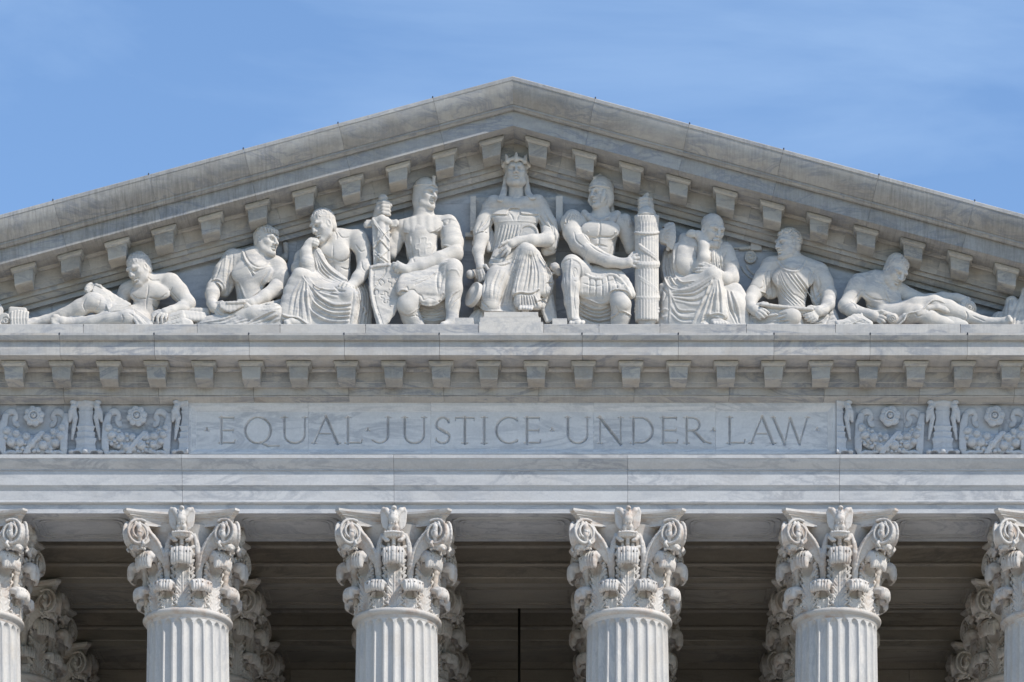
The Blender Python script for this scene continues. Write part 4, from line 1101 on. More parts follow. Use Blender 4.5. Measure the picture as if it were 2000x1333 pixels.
# legs under the robe, foot
f.c(S, [(460, 800, 46, 14), (530, 770, 66, 10), (525, 900, 68, 9), (518, 1060, 70, 8)], 5)
f.c(S, [(400, 820, 44, 16), (280, 1060, 68, 15), (280, 1200, 60, 12)], 6)
f.c(S, [(515, 1040, 72, 9), (515, 1110, 76, 8), (512, 1140, 86, 8)], 3)
for i, x in enumerate((476, 497, 516, 535, 552)): f.c(S, [(x + 5, 1122, 92, 3.8), (x, 1132 + abs(i - 1) * 2, 99, 3.7 - i * .25)], .8)
f.out(S, 'figure')
# hair and crown
H = f.S(320, 600, 50, 420, 10, 80, 1.0); f.hair(H, 'curl', 90, 3)
for sg, pts in ((-1, [(378, 235, 36), (372, 300, 36), (362, 350, 46), (345, 395, 58)]), (1, [(520, 235, 36), (524, 300, 36), (532, 350, 46), (560, 380, 58)])):
    for o in (-9, -3, 3, 9): f.c(H, [(x + o * (.45 + .2 * i), y - abs(o) * .6, d + (4 - abs(o) * .3), 2.9) for i, (x, y, d) in enumerate(f.spl(pts, 8))], .9)
f.out(H, 'hair', label='long locks falling beside the neck')
K = f.S(320, 600, 40, 200, 10, 85, 1.0)
g, u, M = f.hd
ring = [(*g(9.0 * math.sin(a), -1.8 + 10.6 * math.cos(a), 7.2), 1.3 * u) for a in np.linspace(0, 6.2832, 25)]
K.cap(ring, .5)
for a in (-2.2, -1.45, -.75, 0, .75, 1.45, 2.2, 3.14):
    K.cap([(*g(9.2 * math.sin(a), -1.8 + 10.8 * math.cos(a), 6.6), 2.2 * u), (*g(10.4 * math.sin(a), -1.8 + 11.6 * math.cos(a), 9.6), 1.1 * u), (*g(11.4 * math.sin(a), -1.8 + 12.2 * math.cos(a), 10.9), .6 * u)], .8 * u)
f.out(K, 'crown')
# mantle, gown
C = f.S(120, 760, 340, 1200, h=1.0)
for o in (-1, -.33, .33, 1): f.c(C, [(436 + o * 70, 780, 34, 24), (443 + o * 56, 640, 34, 23), (447 + o * 60, 560, 34, 23), (447 + o * 64, 470, 32, 21)], 12)
f.e(C, (352, 508, 50), (17, 8, 12), None, 14); f.e(C, (542, 506, 50), (17, 8, 12), None, 14)
f.pl(C, [(318, 560), (300, 650), (272, 770)], [(600, 565), (580, 640), (530, 740)], 13, 1.5, 1.2, .15)
f.r(C, [[(296, 544), (380, 536), (450, 534), (520, 536), (604, 548)]], 1.5, .6, .8)
# mantle over the shoulders, with its lapped lower edge
C2 = f.S(120, 760, 340, 1200, h=1.0)
f.c(C2, [(262, 440, 36, 14), (300, 415, 40, 16), (380, 415, 48, 13), (449, 425, 52, 10)], 6); f.c(C2, [(449, 425, 52, 10), (520, 415, 48, 13), (595, 410, 40, 16), (625, 435, 36, 14)], 6)
f.fill(C2, [(255, 400, 34), (350, 385, 46), (449, 392, 48), (550, 380, 46), (628, 395, 34)], [(250, 466, 36), (330, 474, 49), (449, 442, 52), (560, 472, 49), (640, 468, 36)], 4.5, 8, 4)
C.F = np.minimum(C.F, C2.F); del C2
f.edge(C, [[(238, 462), (275, 484), (330, 486), (388, 486), (395, 456), (430, 442), (470, 448), (482, 480), (560, 488), (610, 484), (640, 470)]], 2.0, 0, 9)
f.g(C, [[(640, 380), (652, 420), (645, 470)], [(395, 470), (420, 500), (430, 530)], [(480, 470), (462, 500), (455, 530)]], 1.3)
# sleeves
f.c(C, [(272, 455, 34, 16), (232, 540, 36, 17), (207, 610, 42, 17)], 4)
f.c(C, [(622, 455, 36, 17), (674, 560, 40, 17.5), (692, 640, 44, 16), (690, 700, 46, 13)], 4)
f.fill(C, [(262, 600, 34), (268, 680, 34), (262, 730, 36)], [(262, 600, 30), (280, 640, 28), (300, 720, 30)], 6, 4, 3)
f.c(C, [(180, 640, 36, 6), (164, 690, 34, 5)], 3); f.fill(C, [(690, 700, 44), (700, 740, 40)], [(640, 730, 40), (650, 752, 38)], 6, 4, 3)
f.e(C, (214, 668, 54), (14.0, 16, 9), 10, 1, True)
f.edge(C, [[(158, 668), (175, 628), (215, 606), (250, 622), (272, 680)], ], 2.4, 2, 8)
f.edge(C, [[(598, 570), (640, 590), (676, 600)], ], 2.2, -6, 6)
f.g(C, [[(268, 500), (240, 550), (200, 590)], [(286, 520), (262, 580), (230, 604)], [(292, 560), (276, 620), (274, 680)], [(214, 540), (190, 580), (176, 610)], [(640, 470), (680, 540), (700, 620), (690, 690)], [(612, 500), (650, 560), (690, 590), (700, 640)], [(600, 530), (630, 570), (680, 588)], [(706, 600), (716, 670), (700, 740)], [(650, 500), (700, 570), (712, 640)], [(280, 640), (290, 700), (280, 750)]], 2.0, dp=.7)
f.r(C, [[(276, 510), (250, 566), (214, 598)], [(652, 480), (690, 560), (706, 640), (700, 710)], [(620, 520), (660, 574), (690, 600)]], 2.4)
# lap and legs
f.fill(C, [(330, 770, 44), (430, 785, 56), (510, 720, 72)], [(300, 850, 56), (420, 890, 64), (520, 780, 76)], 12, 6, 6)
f.c(C, [(470, 780, 52, 19), (534, 748, 78, 16), (560, 760, 70, 14)], 5)
f.c(C, [(400, 800, 50, 22), (320, 920, 68, 23), (272, 1040, 78, 22), (270, 1110, 76, 18), (290, 1170, 66, 14)], 6)
f.fill(C, [(505, 745, 82), (478, 900, 82), (446, 1030, 86)], [(590, 765, 72), (625, 900, 76), (650, 1020, 76)], 8, 8, 3)
f.fill(C, [(600, 780, 58), (650, 880, 60), (684, 960, 58), (660, 1030, 64)], [(580, 780, 50), (630, 900, 50), (640, 1000, 52), (625, 1120, 66)], 7, 5, 3)
f.fill(C, [(470, 800, 60), (420, 920, 64), (370, 1130, 62)], [(500, 830, 62), (470, 930, 68), (450, 1140, 66)], 9, 6, 4)
f.fill(C, [(215, 1060, 60), (225, 1120, 66), (290, 1150, 70)], [(400, 1120, 60), (420, 1140, 64), (440, 1155, 68)], 6, 4, 3)
f.fill(C, [(470, 1030, 82), (468, 1080, 84), (466, 1112, 84)], [(585, 1020, 80), (590, 1080, 82), (600, 1118, 82)], 7, 9, 3)
f.pl(C, [(522, 738), (484, 870), (440, 1024)], [(560, 738), (604, 880), (606, 1010)], 5, 1.6, .9, .4, .42)
f.pl(C, [(596, 770), (640, 880), (640, 1010), (600, 1100)], [(600, 760), (680, 880), (690, 960), (640, 1110)], 4, 2.2, 1.6, .3)
f.pl(C, [(450, 770), (400, 900), (330, 1120)], [(500, 770), (460, 920), (440, 1110)], 4, 2.2, 1.4, .3, .42)
f.edge(C, [[(430, 1042), (452, 1026), (490, 1022), (530, 1028), (570, 1022), (604, 1000)], [(604, 1000), (575, 1036), (586, 1080), (630, 1070), (655, 1090)], [(692, 950), (660, 955), (652, 1000), (664, 1050)], [(196, 1110), (230, 1142), (320, 1150), (440, 1156)]], 2.2, 0, 9)
f.g(C, [[(250, 775), (330, 785), (400, 762)], [(240, 800), (330, 818), (420, 790)], [(300, 830), (370, 840), (440, 800)], [(225, 870), (240, 960), (225, 1050)], [(340, 860), (300, 960), (290, 1060)], [(205, 1010), (215, 1080), (260, 1130)], [(545, 760), (550, 860), (530, 990)], [(380, 870), (330, 1000), (310, 1090)]], 1.9, dp=.6)
f.r(C, [[(245, 788), (330, 802), (410, 778)], [(230, 815), (320, 836), (410, 815)], [(320, 870), (280, 970), (272, 1050)]], 2.2)
f.pl(C, [(474, 1045), (474, 1080), (472, 1112)], [(575, 1045), (590, 1080), (600, 1110)], 6, 1.5, 1.4, .2)
f.out(C, 'robe', label='high-waisted pleated gown and draped mantle')
# tablet held against the waist
D_ = f.S(430, 640, 520, 730, 30, 90, 1.0)
f.disc(D_, (528, 625, 62), 21.5, 3.0, rotm(-8, -6), 1, .5); f.disc(D_, (528, 625, 66), 17.5, 3.0, rotm(-8, -6), 1, .8, True)
f.out(D_, 'round_tablet')
f2 = f
# throne
t = Fig('throne', 'marble throne with square back posts behind the crowned woman', 'throne', 880, 280, 3.508, None, (430, 0))
mb = MB()
def wbox(fig, x0, x1, y0, y1, d0, d1, mbx=None):
    """box between photo rows/columns measured on its front face d1"""
    a = P(fig.ox + x0 / fig.sc, fig.oy + y1 / fig.sc, d1); b = P(fig.ox + x1 / fig.sc, fig.oy + y0 / fig.sc, d1)
    return (a.x - fig.org[0], b.x - fig.org[0], -d1 / 100 - fig.org[1], -d0 / 100 - fig.org[1], a.z - fig.org[2], b.z - fig.org[2])
mb.box(*wbox(t, 172, 722, 372, 1180, -4, 6)); o = mb.build('back', M_stat, t.root)
for x0, x1 in ((136, 174), (722, 768)):
    mb = MB(); mb.box(*wbox(t, x0, x1, 362, 600, -4, 22)); mb.build('post', M_stat, t.root)
mb = MB(); mb.box(*wbox(t, 100, 790, 612, 640, -4, 9)); mb.build('rail', M_stat, t.root)
S = t.S(80, 330, 800, 1260, h=1.2)
t.c(S, [(135, 900, 30, 9), (135, 900, 52, 9)], 1); t.c(S, [(160, 895, 20, 8), (230, 900, 30, 8)], 3)
for z in (880, 900, 918): t.c(S, [(112, z, 52, 1.2), (158, z, 54, 1.2)], .6, True)
t.folds(S, [(190, 1140, 52), (160, 1180, 56), (120, 1230, 60)], [(240, 1140, 60), (215, 1190, 62), (185, 1240, 64)], 4, 5, 2, .1)
t.c(S, [(200, 930, 20, 12), (205, 1150, 40, 14)], 4)
t.out(S, 'side_carving', label='left side of the throne')
S = t.S(560, 830, 800, 1260, h=1.2)
t.c(S, [(700, 850, 30, 8), (715, 850, 60, 8.5), (740, 890, 56, 6)], 2); t.b(S, (705, 905, 44), (9, 14, 2.2)); 
t.folds(S, [(675, 910, 50), (690, 1050, 52), (720, 1200, 62)], [(610, 900, 56), (620, 1080, 58), (660, 1220, 66)], 6, 5.5, 2, .1, amp=3)
t.out(S, 'side_carving', label='right side of the throne')
# disc-ended bolster under the knee
S = t.S(70, 280, 920, 1160, 20, 108, 1.1)
Mx = rotm(-28, -8, 14)
t.disc(S, (160, 1040, 74), 24.5, 5, rotm(-58, -4, 14), 1.4, .5); t.c(S, [(185, 1045, 66, 20), (260, 1060, 50, 19)], 3)
t.out(S, 'bolster')
mb = MB(); mb.box(*wbox(t, 230, 600, 1157, 1188, 0, 97)); mb.box(*wbox(t, 222, 606, 1188.5, 1194, 0, 98)); mb.box(*wbox(t, 203, 618, 1194.5, 1224, 0, 99)); mb.box(*wbox(t, 196, 634, 1224.5, 1300, 0, 100.6))
o = mb.build('pedestal', M_stat, t.root)
for x0, x1, y0 in ((30, 157, 1196), (698, 798, 1201)):
    b_ = MB(); b_.box(*wbox(t, x0, x1, y0, 1245, 62, 98)); o = b_.build('corner_block', M_stat, t.root)
# ================================================================== knight with sheathed sword and shield
f = Fig('knight_statue', 'marble statue of a seated knight in a coif, grasping a sheathed sword above his shield', 'statue', 700, 320, 3.921, ST, (430, 0))
S = f.S(40, 830, 100, 1245, h=1.1)
f.c(S, [(500, 800, 34, 30), (485, 680, 34, 31), (480, 560, 36, 34)], 8)
f.c(S, [(350, 500, 34, 20), (480, 470, 34, 22), (640, 470, 34, 20)], 8)
f.c(S, [(495, 450, 36, 21), (500, 370, 38, 20), (500, 300, 38, 18)], 6)
f.head(S, (520, 238, 44), 58, 42, 4, 0, 1.05, ear=())
# arm on the right
f.c(S, [(700, 500, 36, 20), (735, 600, 42, 19), (735, 690, 54, 18), (620, 735, 68, 16), (480, 785, 78, 12.5), (370, 818, 84, 9.5)], 5)
f.hand(S, (370, 818, 84, 9.5), (320, 795, 86, 9.5), [[(290, 770, 88), (268, 765, 86), (262, 775, 82)], [(292, 785, 89), (272, 785, 87), (268, 800, 84)], [(300, 800, 89), (286, 806, 88), (284, 822, 85)], [(312, 815, 88), (302, 826, 87), (304, 838, 84)]], [(318, 770, 88), (300, 755, 88)], 1, 3.0)
# arm on the left, fist on the hilt
f.c(S, [(330, 500, 30, 18), (280, 580, 32, 16), (245, 690, 36, 14)], 5); f.c(S, [(230, 640, 40, 12), (160, 430, 46, 11), (160, 380, 50, 10)], 5)
f.c(S, [(150, 410, 50, 10.5), (170, 360, 54, 12), (180, 320, 54, 11)], 4)
for i, y in enumerate((302, 330, 356, 382)): f.c(S, [(150, y + 4, 58, 4.2), (190, y - 4, 67, 4.4), (228, y - 2 + i * 2, 64, 3.9), (238, y + 10, 58, 3.4)], .9)
f.c(S, [(215, 318, 64, 4), (245, 318, 62, 3.6), (250, 325, 58, 3)], 1)
# legs
f.c(S, [(520, 880, 50, 25), (400, 1040, 82, 23), (372, 1085, 86, 22)], 6); f.c(S, [(375, 1080, 84, 21), (400, 1170, 70, 20), (440, 1240, 62, 19)], 6)
f.e(S, (368, 1095, 94), (14, 10, 14), None, 5)
f.c(S, [(600, 850, 50, 24), (725, 805, 80, 19.5), (727, 830, 82, 18.5)], 6); f.c(S, [(727, 830, 82, 18.5), (728, 960, 80, 19), (722, 1080, 80, 15), (718, 1200, 80, 12.5), (700, 1232, 84, 11)], 5)
f.c(S, [(700, 1232, 84, 9), (650, 1236, 96, 6.5)], 3)
f.g(S, [[(470, 1120), (440, 1160), (490, 1180)], [(320, 1130), (370, 1170), (440, 1165)], [(690, 1080), (720, 1020), (770, 980)], [(700, 1120), (740, 1060), (785, 1020)]], 1.25)
f.r(S, [[(690, 1060), (720, 1000), (776, 965)], [(320, 1115), (380, 1150), (470, 1100)], [(680, 850), (700, 815), (750, 815), (775, 860)]], 1.8)
f.out(S, 'figure')
# coif of mail with a brow band, and its scalloped collar
H = f.S(360, 680, 90, 560, 6, 90, 1.0); g, u, M = f.hd
E = lambda c_, r, k=1.0, cut=False: H.ell(g(*c_), tuple(v * u for v in r), M, k * u, cut)
E((0, -1.8, 3.8), (8.7, 10.4, 9.6)); E((0, -3.6, -4), (8.8, 8.0, 10), 3); f.c(H, [(500, 330, 38, 20), (495, 430, 38, 22)], 5)
E((0, 11.5, -2.4), (7.2, 9.4, 8.4), .8, True)
H.cap([(*g(8.9 * math.sin(a), -1.8 + 10.2 * math.cos(a), 5.8), .5 * u) for a in np.linspace(-2.6, 2.6, 20)], .5)
H.box(g(0, 8.4, 9.0), (1.1 * u, .9 * u, 3.6 * u), M, .5, .5); H.box(g(0, 8.6, 12.2), (1.5 * u, 1.0 * u, .7 * u), M, .4, .3)
f.fill(H, [(330, 470, 40), (420, 430, 50), (540, 420, 54), (630, 440, 44)], [(345, 500, 46), (430, 530, 60), (540, 520, 60), (640, 480, 48)], 5, 13, 5)
f.edge(H, [[(330, 500), (350, 522), (380, 530), (410, 548), (440, 540), (470, 552), (500, 540), (530, 540), (560, 522), (590, 512), (625, 488)]], 1.6, 0, 8)
f.out(H, 'mail_coif', 1)
# surcoat
C = f.S(220, 830, 380, 1230, h=1.05)
f.c(C, [(505, 800, 38, 31), (488, 680, 38, 33), (482, 570, 38, 36)], 6)
f.c(C, [(350, 500, 32, 20), (480, 490, 36, 26), (640, 480, 34, 22)], 6)
f.c(C, [(690, 460, 38, 19), (700, 500, 40, 21), (712, 560, 44, 22), (716, 620, 48, 22), (745, 668, 46, 14)], 5)
f.c(C, [(320, 500, 30, 18), (285, 580, 32, 17.5), (270, 640, 32, 16)], 5)
f.e(C, (700, 685, 62), (19, 22, 11), 20, 1, True)
f.fill(C, [(420, 760, 60), (340, 900, 88), (325, 975, 96)], [(620, 770, 66), (640, 900, 80), (650, 1000, 82)], 9, 11, 5)
f.fill(C, [(340, 960, 90), (400, 960, 92), (480, 1040, 90), (560, 1062, 88), (640, 1020, 80)], [(520, 880, 74), (540, 900, 74), (560, 960, 74), (600, 980, 72), (640, 960, 70)], 7, 6, 4)
f.fill(C, [(620, 780, 60), (660, 780, 84), (700, 775, 90)], [(640, 960, 76), (650, 960, 80), (655, 900, 84)], 6, 6, 4)
f.r(C, [[(650, 624), (690, 632), (725, 650), (748, 690)], [(632, 440), (690, 420), (750, 440)], [(400, 560), (402, 620)]], 2.6, .8, .8)
f.edge(C, [[(305, 985), (340, 965), (400, 990), (470, 1065), (560, 1085), (630, 1050), (648, 990)]], 2.4, 2, 12)
f.g(C, [[(610, 600), (640, 540), (640, 480)], [(625, 600), (660, 560)], [(600, 640), (610, 570), (620, 500)], [(400, 620), (412, 700), (430, 770)], [(600, 560), (590, 640), (560, 700)], [(620, 800), (600, 880), (610, 1000)], [(600, 820), (560, 870), (430, 930)], [(570, 830), (520, 870), (400, 905)], [(650, 860), (630, 930), (622, 1000)], [(330, 560), (360, 640), (380, 740)], [(640, 440), (660, 470), (700, 450)], [(700, 430), (680, 460)], [(640, 790), (680, 760), (740, 770)]], 1.8)
f.r(C, [[(610, 812), (560, 850), (420, 915)], [(630, 830), (618, 920), (630, 1000)], [(342, 540), (372, 640), (396, 740)]], 2.2)
f.r(C, [[(470, 570), (520, 566), (520, 612), (553, 608), (554, 640), (514, 648), (512, 700), (470, 704), (466, 660), (440, 655), (440, 622), (470, 615), (470, 570)]], 1.3, .5, .9, 1)
f.g(C, [[(350, 960), (372, 945), (385, 972), (425, 968), (440, 1000), (480, 1010), (500, 1045), (540, 1030), (590, 1045)]], 1.6)
f.fill(C, [(470, 1090, 60), (560, 1100, 60), (650, 1060, 60)], [(480, 1190, 50), (560, 1200, 50), (660, 1180, 50)], 8, 6, 5)
f.pl(C, [(470, 1100), (560, 1120), (650, 1090)], [(480, 1190), (570, 1200), (660, 1190)], 4, 2, 1.2)
f.out(C, 'surcoat', label='belted tunic with a cross on the chest')
# sword in its wrapped sheath
W = f.S(30, 320, 240, 820, 20, 100, 1.0)
f.c(W, [(188, 268, 56, 8), (190, 300, 56, 5), (185, 420, 60, 5)], 1); f.e(W, (190, 266, 56), (8.5, 6, 7.5))
f.b(W, (175, 604, 68), (16.5, 8, 47), -2, 2); f.g(W, [[(172, 440), (176, 600), (185, 770)]], .1)
f.c(W, [(172, 432, 74, 8), (178, 600, 76, 7.5), (186, 780, 78, 7)], 3)
f.b(W, (175, 462, 62), (30, 5, 7), 0, 2, 1); f.e(W, (62, 468, 62), (6, 6, 7), None, 1); f.e(W, (288, 455, 62), (6, 6, 7), None, 1)
f.c(W, [(125, 450, 72, 7), (180, 425, 76, 8), (232, 450, 72, 7)], 2)
f.r(W, [[(110, 430), (150, 480), (150, 560), (120, 640)], [(120, 450), (175, 520), (235, 590)], [(235, 500), (180, 560), (118, 640)], [(170, 585), (235, 660)], [(135, 680), (225, 750)], [(235, 650), (180, 700), (140, 740)], [(130, 700), (220, 772)]], 2.4, .6, .8, .9)
f.g(W, [[(128, 455), (183, 530), (238, 600)], [(172, 595), (236, 672)], [(136, 692), (224, 762)], [(235, 512), (186, 566), (122, 650)]], 1.2)
f.out(W, 'sword', label='upright sword in a strapped sheath')
# shield
D_ = f.S(60, 380, 740, 1260, 40, 100, 1.0)
f.fill(D_, [(100, 800, 78), (98, 950, 82), (120, 1080, 86), (165, 1250, 90)], [(330, 850, 78), (325, 1000, 82), (260, 1150, 86), (175, 1250, 90)], 4.5, 16, 3)
f.c(D_, [(98, 800, 80, 3.8), (150, 782, 82, 3.8), (235, 775, 82, 3.8), (290, 800, 82, 3.8), (345, 862, 80, 3.8)], 2)
f.fill(D_, [(98, 800, 78), (240, 780, 80)], [(335, 850, 78), (338, 860, 78)], 4, 8, 3)
f.r(D_, [[(96, 800), (94, 950), (118, 1090), (170, 1245)], [(98, 796), (150, 784), (235, 776)]], 2.4, .6, 1.0, .9)
f.g(D_, [[(118, 820), (116, 950), (138, 1080), (190, 1235)]], 1.2)
for cx, cy in ((262, 900), (205, 1020)):
    f.g(D_, [[(cx - 36, cy - 18), (cx - 10, cy - 14), (cx - 6, cy - 40), (cx + 18, cy - 30), (cx + 16, cy - 8), (cx + 40, cy + 4), (cx + 38, cy + 30), (cx + 14, cy + 24), (cx + 10, cy + 50), (cx - 14, cy + 40), (cx - 10, cy + 14), (cx - 34, cy + 6), (cx - 36, cy - 18)]], 1.0, .3, .6, 1)
f.g(D_, [[(218, 770), (205, 840), (160, 900), (125, 950), (118, 1000)]], 1.6, .4, .7, 1)
f.g(D_, [[(150, 900), (172, 885), (198, 912), (174, 935), (150, 900)], [(118, 985), (140, 965), (152, 990), (130, 1005), (118, 985)]], 1.1, .3, .6, 1)
for x, y in ((125, 860), (128, 1000), (140, 1090), (250, 1090), (155, 1150), (130, 930), (200, 800), (260, 830), (300, 880), (240, 960)): f.e(D_, (x, y, (f.surf(D_, x, y) or 80)), (1.8, 2, 1.8), None, .4)
f.out(D_, 'shield')
# ================================================================== helmeted soldier with the bundle of rods
f = Fig('soldier_statue', 'marble statue of a seated helmeted soldier in cuirass grasping a tall rod bundle', 'statue', 1070, 320, 3.919, ST, (400, 0))
S = f.S(60, 880, 90, 1245, h=1.1)
f.c(S, [(400, 870, 36, 27), (395, 780, 36, 27), (400, 660, 38, 30), (405, 560, 38, 36)], 7)
f.c(S, [(250, 470, 34, 22), (410, 450, 34, 22), (560, 470, 34, 22)], 8)
f.c(S, [(405, 440, 38, 19), (408, 360, 40, 16.5), (412, 290, 42, 15)], 5)
f.head(S, (402, 235, 46), 56, -42, 2, 0, 1.0, ear=())
# chest, ribs, abdomen
f.e(S, (332, 500, 62), (20, 7, 15), -8, 9); f.e(S, (472, 504, 62), (21, 7, 16), 8, 9)
f.g(S, [[(400, 440), (398, 500), (392, 560), (390, 640), (390, 780)], [(320, 560), (360, 572), (395, 560), (440, 565), (500, 560), (525, 530)], [(300, 590), (350, 700), (360, 800)], [(500, 620), (470, 700), (450, 790)], [(330, 640), (390, 625), (460, 640)], [(345, 700), (390, 690), (445, 702)], [(290, 790), (340, 825), (400, 832), (470, 800)]], 1.9, 1.25)
f.r(S, [[(300, 778), (345, 812), (400, 820), (460, 790)]], 2.0)
for x, y in ((515, 525), (308, 520)): f.e(S, (x, y, (f.surf(S, x, y) or 60) + .3), (1.6, 1.6, 1.6), None, .5)
# arm on the left of the picture, across the body
f.c(S, [(195, 450, 44, 21), (185, 530, 52, 19), (235, 620, 62, 18.5), (330, 690, 72, 16.5), (460, 745, 80, 13), (570, 765, 84, 9.5)], 5)
f.e(S, (260, 600, 76), (15, 8, 16), 30, 5); f.e(S, (350, 670, 84), (22, 7, 10), 24, 5)
f.g(S, [[(300, 600), (370, 660), (470, 710)], [(200, 520), (220, 590), (280, 640)], [(260, 520), (300, 575), (330, 610)]], 1.40)
f.hand(S, (570, 765, 84, 9.5), (620, 758, 86, 10.5), [[(660, 705, 88), (700, 692, 88), (738, 690, 84)], [(668, 728, 90), (715, 722, 89), (752, 728, 84)], [(668, 755, 90), (715, 758, 89), (748, 770, 84)], [(655, 782, 88), (695, 790, 86), (728, 798, 82)]], [(625, 720, 84), (650, 690, 80), (672, 678, 76)], 1, 3.2)
# arm on the right, fist on the top of the rods
f.c(S, [(585, 470, 36, 20), (620, 560, 34, 17.5), (645, 650, 34, 15)], 5); f.c(S, [(650, 640, 36, 13), (720, 500, 40, 12), (778, 365, 50, 8)], 5)
f.c(S, [(780, 365, 54, 8.5), (768, 330, 57, 11), (752, 300, 58, 12.5)], 4)
for i, y in enumerate((272, 300, 326, 350)): f.c(S, [(790, y + 2, 58, 4.2), (755, y - 4, 70, 4.6), (712, y + 2, 68, 4.2), (700, y + 12, 60, 3.6)], .9)
f.c(S, [(735, 262, 64, 4), (760, 240, 62, 4.2), (765, 232, 60, 3)], 1)
# legs: greave on the left, boot on the right
f.c(S, [(330, 880, 50, 24), (182, 772, 80, 19), (180, 800, 84, 17.5)], 6); f.c(S, [(180, 800, 84, 17.5), (175, 930, 86, 18.5), (182, 1060, 86, 15), (195, 1180, 86, 11.5)], 5)
f.c(S, [(205, 1195, 86, 10), (222, 1218, 94, 9), (228, 1226, 98, 6.5)], 3)
for i, x in enumerate((175, 196, 216, 238, 262)): f.c(S, [(x + 8, 1214, 92, 4.3), (x, 1224, 99, 4.2)], 1)
f.r(S, [[(110, 800), (118, 750), (180, 728), (240, 760), (262, 830), (250, 900)], [(180, 740), (172, 900), (186, 1180)]], 2.4, .8, .8, .8)
f.g(S, [[(190, 820), (210, 800), (225, 830), (205, 870), (190, 820)], [(210, 940), (200, 1040), (215, 1140)], [(235, 940), (230, 1040), (222, 1120)], [(128, 820), (140, 960), (150, 1080)], [(200, 900), (220, 900)], [(158, 1190), (200, 1200), (250, 1190)]], 1.17)
f.c(S, [(440, 890, 48, 25), (545, 1020, 80, 22), (560, 1080, 84, 21)], 6); f.c(S, [(560, 1080, 84, 20), (560, 1160, 74, 20), (545, 1245, 66, 19)], 6)
f.e(S, (575, 1065, 96), (13, 9, 14), None, 5)
f.edge(S, [[(480, 1180), (520, 1160), (560, 1128), (632, 1160)]], 2.4, 0, 8); f.g(S, [[(520, 1090), (550, 1140), (600, 1140)], [(490, 1180), (500, 1230)]], 1.25)
f.out(S, 'figure')
# helmet
H = f.S(290, 540, 80, 350, 10, 90, 1.0); g, u, M = f.hd
E = lambda c_, r, k=1.0, cut=False: H.ell(g(*c_), tuple(v * u for v in r), M, k * u, cut)
E((0, -1.8, 5.0), (9.0, 10.8, 9.6)); E((0, -4.0, -2.5), (8.6, 8.0, 9.5), 2.5)
H.cap([(*g(0, -10, -6), 3.4 * u), (*g(0, -13.5, -11.5), 2.6 * u)], 2 * u)
E((0, 10.6, -3.4), (6.8, 7.6, 7.6), .6, True); E((0, 3, -15), (12, 9, 6), .6, True)
for s_ in (-1, 1): H.cap([(*g(s_ * 7.4, 3.4, 0), 1.5 * u), (*g(s_ * 7.0, 4.4, -4.5), 1.9 * u), (*g(s_ * 5.6, 4.8, -8), 1.2 * u)], 1 * u)
H.cap([(*g(8.6 * math.sin(a), -1.6 + 10.6 * math.cos(a), 3.4 + 1.2 * math.cos(a)), 1.1 * u) for a in np.linspace(-1.5, 1.5, 14)], .5 * u)
H.cap([(*g(0, 7, 11.5), 1.2 * u), (*g(0, 0, 14.6), 1.6 * u), (*g(0, -8, 12), 1.4 * u)], .8 * u)
f.out(H, 'helmet')
# shoulder straps and the fringed skirt of the cuirass
C = f.S(80, 700, 340, 1240, h=1.05)
f.c(C, [(190, 425, 46, 20), (165, 460, 46, 19), (160, 500, 46, 14)], 4); f.pl(C, [(165, 375), (135, 440), (130, 520)], [(250, 400), (240, 450), (225, 530)], 5, 1.8, 1.6, .1)
f.edge(C, [[(130, 452), (175, 462), (230, 458), (270, 440)]], 2, 0, 6)
f.c(C, [(590, 440, 42, 15), (600, 470, 42, 14)], 4); f.pl(C, [(548, 420), (552, 460), (556, 500)], [(620, 440), (620, 470), (618, 490)], 4, 1.6, 1.4, .1)
f.c(C, [(300, 390, 46, 4), (345, 425, 58, 4.2), (405, 440, 62, 4.2), (470, 415, 58, 4), (500, 385, 46, 4)], 1)
f.c(C, [(280, 380, 44, 7), (320, 420, 56, 6), (345, 445, 60, 4)], 2); f.c(C, [(530, 390, 44, 8), (495, 430, 56, 7.5), (480, 455, 60, 5)], 2)
f.fill(C, [(285, 820, 56), (270, 900, 74), (258, 985, 78)], [(500, 800, 62), (590, 900, 80), (640, 1000, 90)], 8, 12, 4)
f.fill(C, [(262, 1000, 70), (330, 1040, 74), (400, 1070, 74), (470, 1030, 78)], [(470, 940, 84), (520, 960, 94), (580, 955, 97), (640, 1010, 88)], 6, 8, 4)
for i, ((x0, y0), (x1, y1)) in enumerate((((300, 850), (290, 1010)), ((345, 868), (340, 1030)), ((390, 868), (392, 1030)), ((430, 850), (445, 1000)), ((475, 840), (510, 975)), ((510, 850), (580, 975)))):
    f.g(C, [[(x0 + 20, y0 - 10), (x1 + 28, y1 - 4)]], 1.5, .4, .8, 1)
    for q in range(5): f.g(C, [[(x1 - 20 + q * 11, y1 - 60), (x1 - 18 + q * 11, y1)]], .8, .3, .7, 1)
f.r(C, [[(270, 830), (330, 870), (400, 878), (470, 850), (530, 868), (590, 930), (632, 1000)]], 3.2, .6, .9, .9); f.g(C, [[(262, 915), (340, 935), (400, 935), (460, 900), (520, 895), (575, 935)]], 1.4)
f.edge(C, [[(258, 1020), (320, 1045), (400, 1075), (470, 1050), (480, 985), (530, 965), (600, 975), (640, 1020)]], 2.6, 0, 10)
f.fill(C, [(250, 1030, 62), (400, 1090, 66), (480, 1060, 62)], [(245, 1130, 50), (400, 1190, 50), (500, 1190, 50)], 7, 7, 4); f.fill(C, [(245, 1130, 46), (400, 1190, 46), (500, 1190, 46)], [(240, 1250, 46), (400, 1260, 46), (500, 1260, 46)], 6, 5, 4)
